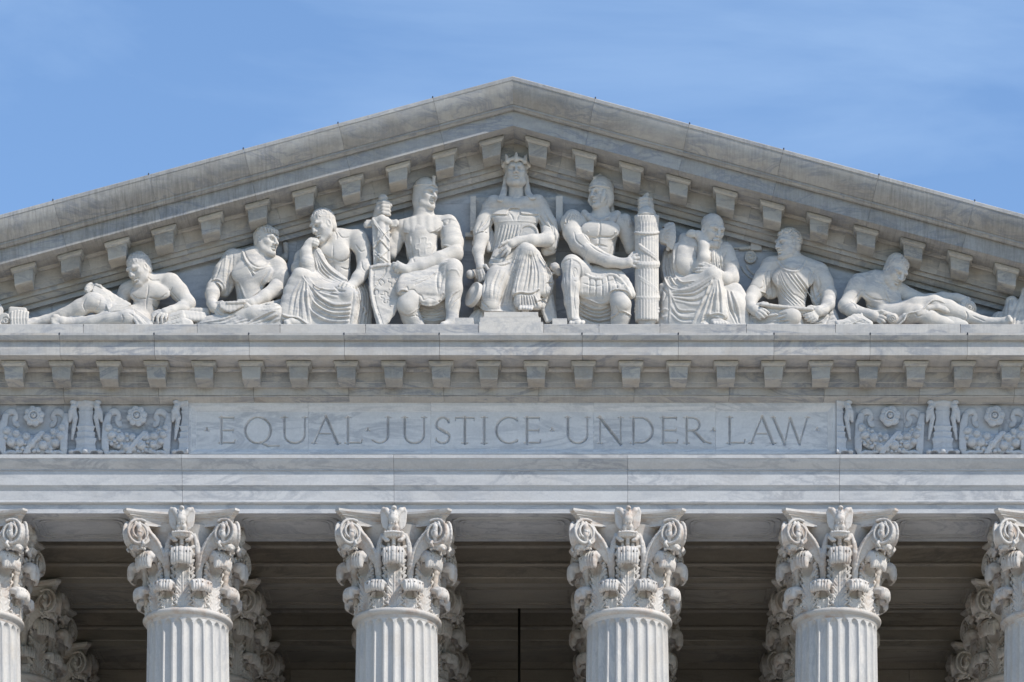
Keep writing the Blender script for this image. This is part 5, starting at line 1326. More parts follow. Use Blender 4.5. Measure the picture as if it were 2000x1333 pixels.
f.pl(C, [(250, 1060), (330, 1100), (400, 1110), (480, 1080)], [(250, 1180), (330, 1215), (400, 1225), (490, 1215)], 4, 2.6, 1.6, .2)
f.out(C, 'skirt', label='shoulder flaps and fringed leather skirt')
# the bundle of rods
W = f.S(640, 900, 340, 1255, 40, 108, 1.0)
cx = 757
f.c(W, [(cx, 400, 70, 20), (cx, 1190, 78, 20)], 1)
for i in range(13):
    a = math.radians(-90 + i * 15); x = cx + math.sin(a) * 20.0 * 3.919; dd = math.cos(a) * 20.0
    f.c(W, [(x, 412, 70 + dd, 3.4), (x, 1185, 78 + dd, 3.4)], .6)
for i in range(14):
    a = math.radians(-90 + i * 13.8); x = cx + math.sin(a) * 21.0 * 3.919; dd = math.cos(a) * 20.5
    f.c(W, [(x, 440, 70 + dd, 3.0), (x, 408, 70 + dd, 3.6)], .5)
for y0 in (535, 762, 795, 1012, 1052, 1118, 1142):
    f.c(W, [(cx + math.sin(a) * 22.6 * 3.919, y0 + (1 - math.cos(a)) * -10, 74 + math.cos(a) * 21.5, 2.6) for a in np.linspace(-1.65, 1.65, 14)], .7)
for y0 in (778, 1032): f.c(W, [(cx + math.sin(a) * 21.6 * 3.919, y0 + (1 - math.cos(a)) * -10, 74 + math.cos(a) * 21.2, 4.6) for a in np.linspace(-1.65, 1.65, 14)], 1)
for ya, yb in ((628, 750), (870, 985)):
    for o in (0, 16): f.c(W, [(cx + math.sin(a) * 22.2 * 3.919, ya + o + (yb - ya) * (a + .6) / 2, 74 + math.cos(a) * 21.8, 2.6) for a in np.linspace(-.7, 1.5, 12)], .8)
f.disc(W, (cx, 1200, 76), 22.5, 3, rotm(0, 90, 0), 1, .5); f.disc(W, (cx, 402, 70), 20, 2, rotm(0, 90, 0), 1, .5)
f.c(W, [(762, 1200, 78, 7), (762, 1245, 86, 7)], 1); f.c(W, [(762, 400, 66, 7), (762, 350, 62, 6)], 1)
f.out(W, 'rod_bundle', label='bundle of rods bound with crossed straps')
A_ = f.S(830, 990, 440, 690, 20, 80, 1.0)
f.fill(A_, [(845, 515, 56), (850, 545, 56), (850, 580, 56)], [(962, 470, 58), (968, 560, 62), (950, 650, 58)], 3.2, 9, 2)
f.fill(A_, [(880, 500, 54), (920, 470, 52), (955, 466, 52)], [(862, 590, 54), (900, 625, 52), (920, 655, 52)], 4, 8, 2)
f.e(A_, (875, 640, 56), (9, 20, 6), -20, 1, True); f.e(A_, (862, 500, 56), (8, 20, 3), -20, 1, True)
for i in range(8): f.g(A_, [[(878, 535 + i * 6), (935, 500 + i * 16)]], .9, .3, .7)
f.out(A_, 'axe_blade')
# ================================================================== thinker with chin on hand
f = Fig('thinker_statue', 'marble statue of a bare-chested man resting chin on hand, left of the sword and shield', 'statue', 380, 380, 4.76, ST, (1200, 0))
S = f.S(860, 1680, 140, 1225, h=1.1)
f.c(S, [(1340, 860, 34, 24), (1330, 720, 36, 26), (1320, 600, 40, 29), (1330, 500, 42, 30)], 7)
f.c(S, [(1180, 470, 40, 20), (1340, 420, 40, 22), (1480, 420, 40, 20)], 8)
f.c(S, [(1300, 430, 44, 17), (1255, 360, 52, 15), (1230, 320, 56, 14)], 6)
f.head(S, (1192, 292, 66), 60, -50, 14, -8, .95, ear=(1, -1))
f.e(S, (1345, 548, 62), (20, 9, 15), -14, 9); f.e(S, (1215, 522, 60), (15, 8, 13), 10, 9)
f.g(S, [[(1290, 470), (1285, 560), (1290, 640), (1310, 740)], [(1300, 600), (1360, 625), (1430, 600), (1470, 540)], [(1290, 600), (1240, 590), (1200, 560)], [(1360, 680), (1420, 700), (1450, 680)], [(1300, 330), (1320, 380), (1320, 420)], [(1480, 480), (1490, 560), (1500, 620)], [(1330, 350), (1370, 400), (1440, 400)]], 1.40)
# arm on the right, hand on the knee
f.c(S, [(1525, 420, 44, 20), (1562, 500, 48, 18.5), (1575, 600, 52, 15), (1580, 700, 60, 15.5), (1520, 780, 70, 13), (1462, 850, 78, 9.5)], 5)
f.e(S, (1528, 440, 54), (17, 10, 22), 14, 5); f.e(S, (1570, 560, 60), (10, 8, 15), 4, 4)
f.g(S, [[(1500, 470), (1545, 530), (1590, 520)], [(1550, 620), (1560, 680), (1590, 720)]], 1.33)
f.hand(S, (1462, 850, 78, 9.5), (1420, 868, 86, 10), [[(1372, 825, 90), (1348, 850, 93), (1340, 890, 90)], [(1398, 832, 93), (1380, 870, 96), (1382, 920, 92)], [(1424, 845, 94), (1412, 890, 97), (1410, 948, 92)], [(1450, 865, 93), (1442, 900, 95), (1440, 940, 90)]], [(1475, 870, 88), (1480, 900, 88), (1472, 925, 84)], 1, 3.1)
# arm on the left, chin on the knuckles
f.c(S, [(1120, 500, 38, 18), (1010, 600, 42, 18), (975, 690, 56, 16), (1050, 745, 70, 14)], 6)
f.c(S, [(1060, 742, 74, 14), (1045, 640, 78, 14.5), (1035, 540, 78, 11.5), (1060, 470, 78, 8.5)], 5)
f.hand(S, (1058, 478, 76, 8.5), (1085, 445, 78, 9), [[(1108, 418, 82), (1138, 424, 82), (1152, 445, 78)], [(1112, 435, 84), (1145, 448, 82), (1148, 468, 78)], [(1108, 455, 84), (1138, 468, 82), (1136, 482, 78)], [(1100, 470, 82), (1124, 482, 80), (1118, 492, 77)]], None, 1, 2.7)
f.c(S, [(850, 1195, 92, 6), (900, 1185, 90, 8), (980, 1200, 84, 10)], 3)
for i, y in enumerate((1180, 1188, 1196, 1203)): f.c(S, [(890, y, 94, 4), (856 + i * 3, y + 8, 98, 3.6)], 1)
f.out(S, 'figure')
H = f.S(1050, 1340, 130, 400, 20, 100, .9); f.hair(H, 'short', 90, 5); f.out(H, 'hair')
C = f.S(800, 1660, 460, 1240, h=1.05)
f.c(C, [(1350, 880, 40, 26), (1250, 840, 50, 24), (1050, 800, 72, 20), (985, 760, 84, 17)], 8)
f.fill(C, [(960, 745, 86), (880, 900, 84), (845, 1060, 84), (835, 1130, 86)], [(1040, 760, 84), (1040, 900, 84), (1030, 1060, 84), (1040, 1210, 82)], 11, 8, 4)
f.fill(C, [(1020, 790, 76), (1040, 950, 78), (1060, 1230, 72)], [(1340, 900, 72), (1400, 960, 82), (1430, 1230, 76)], 14, 10, 6)
f.c(C, [(1330, 900, 66, 20), (1420, 935, 84, 18), (1450, 960, 84, 15), (1440, 1100, 80, 15), (1430, 1230, 78, 14)], 6)
f.fill(C, [(1480, 880, 70), (1500, 1000, 66), (1480, 1230, 66)], [(1560, 840, 40), (1610, 960, 40), (1610, 1230, 46)], 8, 7, 4)
f.fill(C, [(1090, 500, 64), (1110, 620, 66), (1150, 740, 66)], [(1150, 540, 68), (1230, 680, 68), (1390, 800, 70)], 7, 6, 3)
f.fill(C, [(1110, 640, 60), (1120, 760, 66), (1150, 820, 70)], [(1250, 720, 62), (1320, 800, 66), (1380, 840, 72)], 9, 6, 4)
f.pl(C, [(1085, 500), (1105, 620), (1120, 720), (1200, 800), (1340, 830)], [(1120, 500), (1190, 620), (1270, 710), (1390, 790), (1440, 800)], 4, 2.1, 1.6, .3)
f.pl(C, [(1060, 800), (1130, 920), (1290, 1020), (1470, 1010)], [(1050, 900), (1090, 1080), (1250, 1170), (1430, 1180)], 4, 3.6, 1.8, .4, .5)
f.pl(C, [(1000, 760), (1080, 850), (1200, 920), (1330, 960)], [(1060, 780), (1130, 860), (1240, 890), (1330, 880)], 2, 2.4, 1.6, .3)
f.pl(C, [(985, 800), (920, 930), (880, 1110)], [(1040, 820), (1050, 980), (1080, 1190)], 3, 2.6, 1.5, .4, .5)
f.edge(C, [[(822, 1120), (880, 1140), (960, 1150), (1040, 1200)]], 2.6, -6, 12)
f.e(C, (900, 1200, 98), (22, 12, 8), None, 1, True)
f.pl(C, [(1490, 880), (1510, 1000), (1460, 1210)], [(1570, 830), (1610, 960), (1600, 1200)], 4, 2.6, 1.8, .3)
f.r(C, [[(1510, 870), (1500, 960), (1450, 1210)], [(1530, 900), (1550, 1020), (1590, 1080), (1560, 1130), (1590, 1160)]], 2.6)
f.g(C, [[(1480, 900), (1470, 1000), (1440, 1200)], [(1300, 860), (1350, 900), (1400, 900)], [(1000, 800), (960, 960), (940, 1120)]], 2.2)
f.out(C, 'robe', label='mantle slung over one shoulder and the lap')
# ================================================================== seated man looking right
f = Fig('scribe_statue', 'marble statue of a seated tunic-clad man looking right, second from the left end', 'statue', 380, 380, 4.76, ST, (500, 0))
S = f.S(60, 880, 290, 1225, h=1.1)
f.c(S, [(520, 1040, 30, 26), (520, 850, 32, 28), (540, 700, 34, 32)], 8)
f.c(S, [(360, 620, 32, 20), (560, 600, 34, 24), (740, 660, 32, 20)], 8)
f.c(S, [(600, 640, 38, 20), (625, 570, 42, 17.5), (640, 480, 44, 16)], 6)
f.head(S, (672, 438, 46), 58, 52, 0, 4, 1.05, ear=(-1, 1))
f.g(S, [[(600, 540), (590, 600), (570, 650)], [(650, 570), (640, 620), (620, 670)]], 1.17)
f.c(S, [(330, 640, 32, 18), (250, 760, 36, 17), (180, 870, 44, 15), (165, 930, 54, 14.5), (160, 1010, 66, 10)], 5)
f.hand(S, (160, 1010, 66, 10), (185, 1055, 76, 11), [[(225, 1030, 82), (270, 1040, 86), (300, 1068, 84)], [(228, 1055, 84), (262, 1078, 87), (290, 1092, 84)], [(220, 1085, 84), (250, 1112, 85), (282, 1120, 82)], [(205, 1110, 82), (228, 1135, 82), (262, 1142, 80)]], [(215, 1015, 80), (255, 1005, 84), (300, 1022, 86)], 1, 3.3)
f.c(S, [(770, 690, 34, 18), (780, 790, 40, 17), (755, 880, 54, 15.5), (650, 950, 68, 12.5), (570, 990, 78, 9)], 5)
f.hand(S, (570, 990, 78, 9), (525, 1015, 82, 10.5), [[(480, 1010, 88), (450, 1030, 88), (425, 1060, 84)], [(488, 1030, 90), (465, 1055, 89), (450, 1082, 85)], [(505, 1045, 90), (490, 1075, 89), (480, 1095, 85)], [(530, 1055, 88), (525, 1082, 88), (520, 1100, 84)]], [(490, 990, 88), (440, 992, 90), (405, 990, 90)], 1, 3.1)
f.out(S, 'figure')
H = f.S(530, 830, 280, 560, 6, 90, .9); f.hair(H, 'short', 110, 8)
g, u, M = f.hd
for i in range(9):
    a = -1.0 + i * .25; H.cap([(*g(8.2 * math.sin(a), -1.5 + 10 * math.cos(a), 7.4), 1.0 * u), (*g(8.0 * math.sin(a + .06), -1.2 + 10 * math.cos(a + .06), 4.6), .7 * u)], .4 * u)
f.out(H, 'hair')
C = f.S(0, 880, 480, 1240, h=1.05)
f.c(C, [(520, 1040, 36, 29), (520, 850, 36, 31), (535, 720, 40, 34), (540, 640, 36, 28)], 7)
f.c(C, [(370, 600, 34, 21), (560, 620, 40, 22), (740, 660, 34, 21)], 8)
f.e(C, (440, 740, 58), (20, 9, 17), 0, 12); f.e(C, (650, 745, 58), (19, 8, 17), 0, 12)
f.c(C, [(345, 610, 36, 21), (270, 730, 40, 21), (225, 850, 44, 19)], 5); f.fill(C, [(300, 700, 36), (290, 800, 38), (250, 920, 36)], [(340, 700, 34), (340, 820, 36), (290, 920, 34)], 7, 4, 4)
f.c(C, [(770, 680, 38, 21), (790, 780, 42, 21), (790, 830, 44, 17)], 5); f.fill(C, [(790, 720, 30), (800, 900, 30), (790, 1000, 30)], [(830, 720, 20), (835, 900, 20), (830, 1000, 24)], 8, 4, 4)
f.e(C, (185, 880, 52), (14, 16, 12), 20, 1, True); f.e(C, (745, 890, 62), (17, 18, 13), -20, 1, True)
f.edge(C, [[(140, 850), (175, 800), (225, 800), (268, 850), (272, 920)], [(690, 850), (740, 825), (790, 850), (820, 910)]], 2.4, 2, 10)
f.r(C, [[(440, 520), (470, 600), (520, 660), (590, 690), (650, 680), (690, 640)], [(450, 540), (480, 620), (530, 690), (555, 740)], [(300, 560), (280, 700), (270, 820)]], 2.4, .8, .7, .8)
f.g(C, [[(455, 515), (485, 590), (530, 645), (590, 676), (645, 668)], [(500, 680), (530, 730), (545, 760)], [(520, 690), (560, 720), (600, 700)], [(330, 600), (310, 720), (290, 900)], [(360, 560), (350, 700), (310, 850)], [(700, 700), (640, 790), (590, 900)], [(740, 720), (700, 800), (620, 900)], [(680, 820), (620, 900), (540, 960)], [(400, 820), (430, 900), (440, 980)], [(250, 620), (220, 720), (190, 790)], [(340, 820), (320, 900), (330, 980)]], 1.9, dp=.6)
f.r(C, [[(720, 700), (670, 800), (600, 910)], [(310, 610), (290, 740), (280, 880)], [(420, 820), (450, 900), (470, 960)]], 2.4)
# crossed legs under the cloth
f.fill(C, [(30, 1200, 60), (140, 1180, 70), (300, 1140, 76), (420, 1080, 76)], [(60, 1240, 66), (200, 1240, 78), (400, 1240, 82), (560, 1240, 82)], 10, 9, 5)
f.c(C, [(420, 1120, 74, 17), (560, 1120, 80, 19), (740, 1110, 84, 19), (770, 1150, 80, 17)], 7)
f.fill(C, [(440, 1130, 76), (600, 1140, 80), (760, 1150, 80)], [(440, 1240, 76), (600, 1240, 82), (780, 1240, 80)], 10, 6, 5)
f.pl(C, [(350, 1120), (250, 1170), (60, 1200)], [(560, 1190), (400, 1210), (120, 1215)], 3, 2.6, 1.3, .3, .45)
f.pl(C, [(740, 1080), (650, 1120), (500, 1195)], [(790, 1150), (720, 1180), (620, 1205)], 2, 2.4, 1.2, .3, .4)
f.pl(C, [(600, 1030), (700, 1010), (820, 985)], [(600, 1070), (700, 1060), (815, 1055)], 3, 2.0, 1.4, .2)
f.fill(C, [(600, 1040, 70), (700, 1030, 64), (820, 1000, 50)], [(600, 1080, 72), (700, 1070, 68), (820, 1060, 56)], 6, 5, 3)
f.pl(C, [(600, 1030), (700, 1015), (820, 990)], [(600, 1075), (700, 1065), (815, 1055)], 4, 1.6, 1.4, .2)
f.out(C, 'tunic', label='loose tunic and crossed legs under cloth')
B_ = f.S(210, 600, 960, 1120, 60, 108, 1.0)
f.fill(B_, [(240, 1012, 88), (330, 1008, 92), (450, 1000, 92)], [(250, 1055, 92), (330, 1085, 95), (440, 1040, 92)], 2.6, 6, 2)
f.c(B_, [(310, 1010, 95, 3), (400, 1006, 96, 3), (460, 1000, 95, 3)], 1)
f.out(B_, 'writing_tablet')
# ================================================================== reclining reader, left
f = Fig('reader_statue', 'marble statue of a reclining nude man with an open book, left in pediment', 'statue', 0, 450, 3.571, ST, (800, 0))
S = f.S(120, 1380, 155, 665, h=1.1)
f.c(S, [(990, 620, 40, 22), (1000, 560, 42, 23), (1030, 470, 44, 26), (1040, 420, 44, 27)], 7)
f.c(S, [(900, 420, 36, 19), (1030, 370, 42, 20), (1165, 365, 42, 20)], 7)
f.c(S, [(1030, 360, 46, 17), (1000, 310, 52, 15), (985, 280, 54, 14)], 5)
f.head(S, (968, 272, 62), 59, -44, 20, -8, .93, ear=(1, -1))
f.e(S, (1110, 432, 62), (22, 9, 14), 10, 9); f.e(S, (970, 442, 58), (19, 8, 13), -10, 9)
f.g(S, [[(1035, 380), (1030, 440), (1020, 500), (1020, 580)], [(1040, 470), (1110, 480), (1165, 440)], [(1020, 478), (960, 478), (920, 450)], [(1100, 510), (1130, 540), (1120, 580)], [(1060, 520), (1090, 560), (1080, 600)], [(1030, 330), (1060, 350), (1110, 350)]], 1.40)
f.c(S, [(1195, 365, 48, 19.5), (1250, 430, 52, 18.5), (1310, 510, 56, 15.5), (1270, 545, 66, 13), (1200, 562, 76, 10)], 5)
f.e(S, (1200, 380, 58), (18, 9, 18), -30, 5); f.g(S, [[(1180, 420), (1220, 460), (1260, 500)], [(1200, 400), (1190, 450), (1230, 490)]], 1.40)
f.hand(S, (1195, 562, 78, 9.5), (1150, 578, 84, 10), [[(1095, 580, 90), (1068, 605, 92), (1066, 645, 90)], [(1118, 585, 93), (1098, 610, 95), (1102, 648, 92)], [(1140, 592, 93), (1128, 615, 95), (1130, 648, 92)], [(1162, 595, 92), (1156, 615, 94), (1160, 636, 90)]], [(1110, 565, 88), (1080, 575, 90), (1062, 590, 90)], 1, 3.0)
f.c(S, [(880, 430, 32, 17), (850, 500, 34, 15), (800, 560, 40, 13)], 5); f.c(S, [(780, 540, 40, 11), (700, 440, 44, 9), (665, 410, 48, 8)], 4)
f.hand(S, (668, 415, 50, 7.5), (650, 405, 56, 9), [[(635, 375, 66), (618, 382, 70), (604, 392, 70)], [(625, 392, 68), (606, 402, 72), (594, 410, 70)], [(622, 408, 70), (604, 418, 73), (594, 424, 71)], [(628, 422, 70), (612, 430, 72), (604, 434, 70)]], [(672, 385, 64), (700, 392, 66), (708, 405, 66)], 1, 3.0)
# legs
f.c(S, [(960, 610, 50, 24), (790, 580, 60, 22), (660, 505, 76, 19), (640, 500, 78, 18.5)], 6); f.c(S, [(640, 500, 78, 17.5), (560, 545, 74, 18), (440, 600, 68, 14.5), (320, 630, 66, 10), (230, 645, 68, 8.5)], 5)
f.c(S, [(240, 640, 70, 8), (190, 650, 76, 7.5), (160, 656, 78, 5.5)], 3); f.c(S, [(196, 640, 74, 6), (180, 636, 76, 6)], 2)
f.c(S, [(980, 640, 56, 22), (900, 612, 84, 17), (880, 612, 86, 16.5)], 6); f.c(S, [(880, 612, 86, 16), (760, 620, 82, 15.5), (640, 638, 80, 11.5), (500, 642, 80, 8.5)], 5)
f.c(S, [(500, 642, 82, 8.5), (430, 636, 88, 9.5), (390, 630, 92, 7)], 3)
for i, (x, y) in enumerate(((368, 604), (358, 622), (358, 636), (362, 648), (370, 656))): f.c(S, [(400, y + 2, 92, 5.2), (x + 8, y, 96, 4.8 - i * .35)], 1)
f.g(S, [[(600, 470), (580, 520), (600, 570)], [(700, 470), (690, 520), (660, 560)], [(850, 590), (860, 620), (850, 650)], [(900, 580), (930, 600), (930, 640)]], 1.33)
f.out(S, 'figure')
H = f.S(840, 1080, 150, 380, 14, 100, .9); f.hair(H, 'short', 90, 12); f.out(H, 'hair')
B_ = f.S(600, 1100, 370, 690, 10, 108, .85)
f.fill(B_, [(665, 385, 56), (760, 440, 58), (840, 490, 62), (900, 520, 70)], [(700, 420, 64), (775, 490, 66), (785, 540, 72), (810, 560, 80)], 4, 9, 3)
for i in range(7):
    o = i * 8.5
    f.c(B_, [(x, y, d, 2.1) for x, y, d in f.spl([(662 - o * .25, 396 + o * .62, 70 + i), (722 - o * .5, 428 + o * .75, 74 + i), (768 - o * .55, 486 + o * .6, 78 + i), (776 - o * .4, 530 + o * .35, 84 + i), (768 - o * .1, 562, 90)], 10)], .3)
for i in range(4):
    f.c(B_, [(x, y, d, 2.6) for x, y, d in f.spl([(764, 566 + i * 3, 92), (800, 532 + i * 10, 90 + i), (860, 530 + i * 11, 90 + i), (925, 548 + i * 11, 90 + i)], 8)], .3)
for i in range(5):
    f.c(B_, [(920 - i * 2, 546 + i * 9, 88 + i, 2.8), (980 - i * 3, 586 + i * 9, 89 + i, 2.8), (1052 - i * 5, 640 + i * 8, 90 + i, 2.8), (1080 - i * 5, 700, 90, 3)], .3)
f.out(B_, 'open_book')
B_ = f.S(1050, 1480, 540, 670, 30, 108, .9)
f.fill(B_, [(1180, 600, 84), (1270, 572, 84)], [(1180, 640, 88), (1280, 612, 88)], 4, 6, 2); f.fill(B_, [(1275, 575, 82), (1340, 580, 76), (1430, 590, 70)], [(1280, 610, 84), (1350, 620, 80), (1430, 620, 74)], 4.5, 5, 2)
f.fill(B_, [(1100, 665, 86), (1180, 650, 88), (1268, 628, 90)], [(1100, 690, 88), (1200, 680, 90), (1280, 665, 90)], 4, 6, 2); f.fill(B_, [(1270, 628, 88), (1330, 650, 84)], [(1280, 665, 88), (1330, 680, 84)], 5, 4, 2)
f.fill(B_, [(1290, 562, 60), (1450, 566, 60)], [(1290, 600, 60), (1450, 605, 60)], 6, 4, 2)
f.g(B_, [[(1180, 612 + i * 10), (1265, 585 + i * 10)] for i in range(3)] + [[(1110, 668 + i * 8), (1180, 660 + i * 8), (1260, 640 + i * 8)] for i in range(2)], 1.0, .4)
f.out(B_, 'closed_books')
C = f.S(640, 1110, 470, 670, 20, 108, 1.0)
f.folds(C, [(740, 520, 78), (720, 560, 80), (690, 610, 82)], [(770, 560, 84), (770, 590, 86), (760, 620, 88)], 5, 3.4, 1.4, .1, amp=2)
f.out(C, 'drapery')
C = f.S(860, 1110, 560, 690, 20, 108, 1.0)
f.folds(C, [(940, 590, 92), (980, 620, 94), (1040, 680, 94)], [(920, 600, 92), (950, 640, 96), (970, 690, 96)], 4, 3.2, 1.4, .1, amp=2)
f.out(C, 'drapery')
# ------------------------------------------------------------------ fluted fragment at the far left
f = Fig('fluted_ornament', 'carved fluted vessel-like ornament lying at the far left end of the pediment', 'ornament', 0, 450, 3.571, None, (100, 0))
S = f.S(-20, 240, 480, 670, h=.95)
f.b(S, (128, 615, 58), (18, 20, 17), 4, 5, 3)
for i in range(6):
    x = 82 + i * 21; f.c(S, [(x + 4, 668, 80, 4.0), (x, 620, 82, 3.6), (x + 3, 566 + abs(i - 2.2) * 5, 80, 3.2), (x + 8, 560 + abs(i - 2.2) * 5, 74, 2.6)], .5)
f.disc(S, (42, 625, 70), 10.5, 12, rotm(-12), 2, 1); f.g(S, [[(42 + 34 * (1 - t) * math.cos(t * 12), 628 + 34 * (1 - t) * math.sin(t * 12)) for t in np.linspace(0, .85, 16)]], 1.2, .3, .8, 1)
f.out(S, 'carving')
S = f.S(-60, 30, 480, 670, h=1.0); f.c(S, [(-30, 500, 60, 8), (-10, 560, 64, 9), (-20, 660, 70, 14)], 3); f.g(S, [[(0, 500), (4, 560), (6, 650)]], 1.17); f.out(S, 'broken_edge')
# ================================================================== bearded thinker, right
f = Fig('bearded_statue', 'marble statue of a bald bearded man in a heavy mantle, right of the axe blade', 'statue', 1270, 400, 5.127, ST, (550, 0))
S = f.S(60, 980, 90, 1225, h=1.1)
f.c(S, [(560, 900, 34, 26), (590, 700, 38, 28), (600, 560, 42, 30)], 8)
f.c(S, [(420, 480, 38, 22), (600, 440, 40, 24), (740, 480, 38, 20)], 8)
f.c(S, [(610, 450, 46, 17), (615, 360, 52, 15)], 6)
f.head(S, (622, 255, 60), 62, 34, 18, 2, .95, ear=(1, -1))
g, u, M = f.hd
for a, b_ in (((0, 7.5, -9.5), 3.0), ((-2.6, 6, -10), 2.6), ((2.6, 6, -10), 2.6), ((0, 6.6, -12.6), 2.4), ((-4.6, 3, -8), 2.4), ((4.6, 3, -8), 2.4)): S.ell(g(*a), (b_ * u,) * 3, None, 2)
for i in range(7): S.cap([(*g(-4.2 + i * 1.4, 8.6 - abs(i - 3) * .8, -6.8), .5 * u), (*g(-3.4 + i * 1.15, 9.0 - abs(i - 3) * .8, -13), .35 * u)], .3 * u, True)
S.cap([(*g(-2.6, 8.6, -6.6), .8 * u), (*g(0, 9.9, -5.6), .9 * u), (*g(2.6, 8.6, -6.6), .8 * u)], .5 * u)
f.c(S, [(420, 520, 40, 22), (430, 620, 54, 18), (500, 650, 68, 14)], 5)
f.c(S, [(510, 650, 72, 13), (540, 540, 76, 12.5), (535, 420, 72, 10), (508, 345, 68, 7.5)], 5)
f.hand(S, (508, 345, 68, 7.5), (475, 300, 68, 8.5), [[(435, 268, 70), (405, 262, 70), (372, 282, 66)], [(430, 284, 72), (400, 282, 72), (366, 298, 67)], [(435, 300, 72), (408, 300, 72), (378, 314, 67)], [(445, 316, 71), (420, 318, 71), (396, 328, 66)]], None, 1, 2.6)
f.c(S, [(770, 500, 42, 17), (810, 620, 48, 16.5), (810, 740, 56, 16), (750, 750, 68, 13.5), (680, 700, 78, 9.5)], 5)
f.hand(S, (680, 700, 78, 9.5), (620, 660, 84, 11), [[(570, 625, 88), (530, 610, 88), (495, 606, 84)], [(560, 645, 90), (510, 640, 90), (460, 640, 85)], [(555, 665, 90), (505, 668, 90), (458, 670, 85)], [(560, 685, 89), (515, 694, 89), (475, 696, 84)]], [(600, 615, 88), (560, 596, 88), (530, 594, 86)], 1, 3.1)
f.c(S, [(640, 1185, 84, 9), (700, 1188, 90, 8), (770, 1196, 92, 5)], 3)
for i in range(5): f.c(S, [(640 + i * 26, 1184, 94, 4), (644 + i * 28, 1196, 99, 3.8)], 1)
f.out(S, 'figure')
C = f.S(60, 980, 280, 1240, h=1.05)
f.c(C, [(560, 900, 40, 28), (590, 720, 42, 29), (610, 560, 44, 31), (630, 470, 40, 25)], 7)
f.c(C, [(740, 470, 42, 20), (790, 600, 46, 19), (800, 640, 48, 16)], 5)
f.c(C, [(385, 400, 46, 18), (335, 480, 48, 23), (335, 600, 50, 24), (400, 670, 54, 18)], 8); f.c(C, [(340, 350, 46, 13), (400, 370, 54, 14), (440, 460, 52, 16), (430, 580, 52, 16)], 8)
f.fill(C, [(180, 470, 20), (150, 650, 26), (180, 800, 44)], [(250, 460, 34), (240, 680, 44), (330, 800, 56)], 9, 6, 5)
f.fill(C, [(180, 780, 50), (300, 820, 64), (440, 780, 74)], [(200, 880, 54), (330, 860, 70), (500, 790, 80)], 10, 5, 5)
f.fill(C, [(200, 860, 56), (180, 1000, 60), (190, 1240, 60)], [(600, 700, 84), (600, 900, 84), (560, 1240, 78)], 14, 10, 6)
f.c(C, [(480, 800, 66, 20), (620, 705, 88, 13.5), (660, 720, 84, 12)], 6)
f.c(C, [(640, 700, 86, 14), (660, 900, 86, 15), (680, 1060, 84, 13)], 6); f.fill(C, [(600, 800, 84), (590, 1000, 82), (540, 1190, 80)], [(690, 800, 80), (715, 1000, 82), (735, 1110, 86)], 9, 6, 4)
f.fill(C, [(740, 860, 60), (750, 1040, 64), (760, 1240, 70)], [(860, 860, 56), (920, 1020, 62), (925, 1240, 66)], 14, 6, 6)
f.e(C, (850, 990, 74), (16, 16, 22), -20, 8)
f.fill(C, [(120, 830, 50), (110, 1000, 50), (110, 1240, 60)], [(190, 830, 56), (190, 1000, 56), (200, 1240, 66)], 8, 5, 3)
f.e(C, (620, 1160, 100), (22, 16, 13), 20, 1, True)
f.pl(C, [(150, 470), (130, 650), (190, 820), (330, 850)], [(240, 500), (240, 680), (320, 780), (450, 760)], 4, 2.6, 2.0, .3)
f.pl(C, [(640, 700), (420, 830), (220, 870)], [(650, 880), (480, 1000), (240, 960)], 3, 2.2, 1.3, .4)
f.pl(C, [(630, 740), (560, 900), (420, 1190)], [(680, 750), (705, 900), (725, 1100)], 4, 2.6, 1.3, .35, .45)
f.pl(C, [(210, 900), (280, 1050), (450, 1060)], [(190, 1080), (300, 1170), (420, 1180)], 2, 2.6, 1.0, .4, .4)
f.pl(C, [(745, 860), (765, 1040), (840, 1190)], [(820, 870), (880, 1020), (905, 1180)], 2, 2.4, 1.2, .4, .45)
f.edge(C, [[(520, 1165), (600, 1110), (680, 1095), (735, 1115), (740, 1170)]], 2.6, 0, 10)
f.pl(C, [(640, 430), (640, 520), (650, 640)], [(700, 420), (710, 540), (730, 660)], 3, 2.0, 1.6, .2)
f.g(C, [[(760, 480), (730, 560), (740, 660)], [(440, 420), (470, 490), (470, 560)], [(300, 360), (262, 440), (250, 600), (290, 720)], [(620, 430), (600, 520), (610, 580)], [(120, 840), (160, 900), (110, 1000)], [(180, 860), (190, 1000), (175, 1180)]], 2.0, dp=.6)
f.r(C, [[(270, 360), (240, 460), (236, 600)], [(185, 830), (205, 960), (190, 1180)], [(110, 1070), (150, 1050), (185, 1060)], [(110, 1090), (130, 1130), (180, 1110)]], 2.6)
f.out(C, 'mantle')
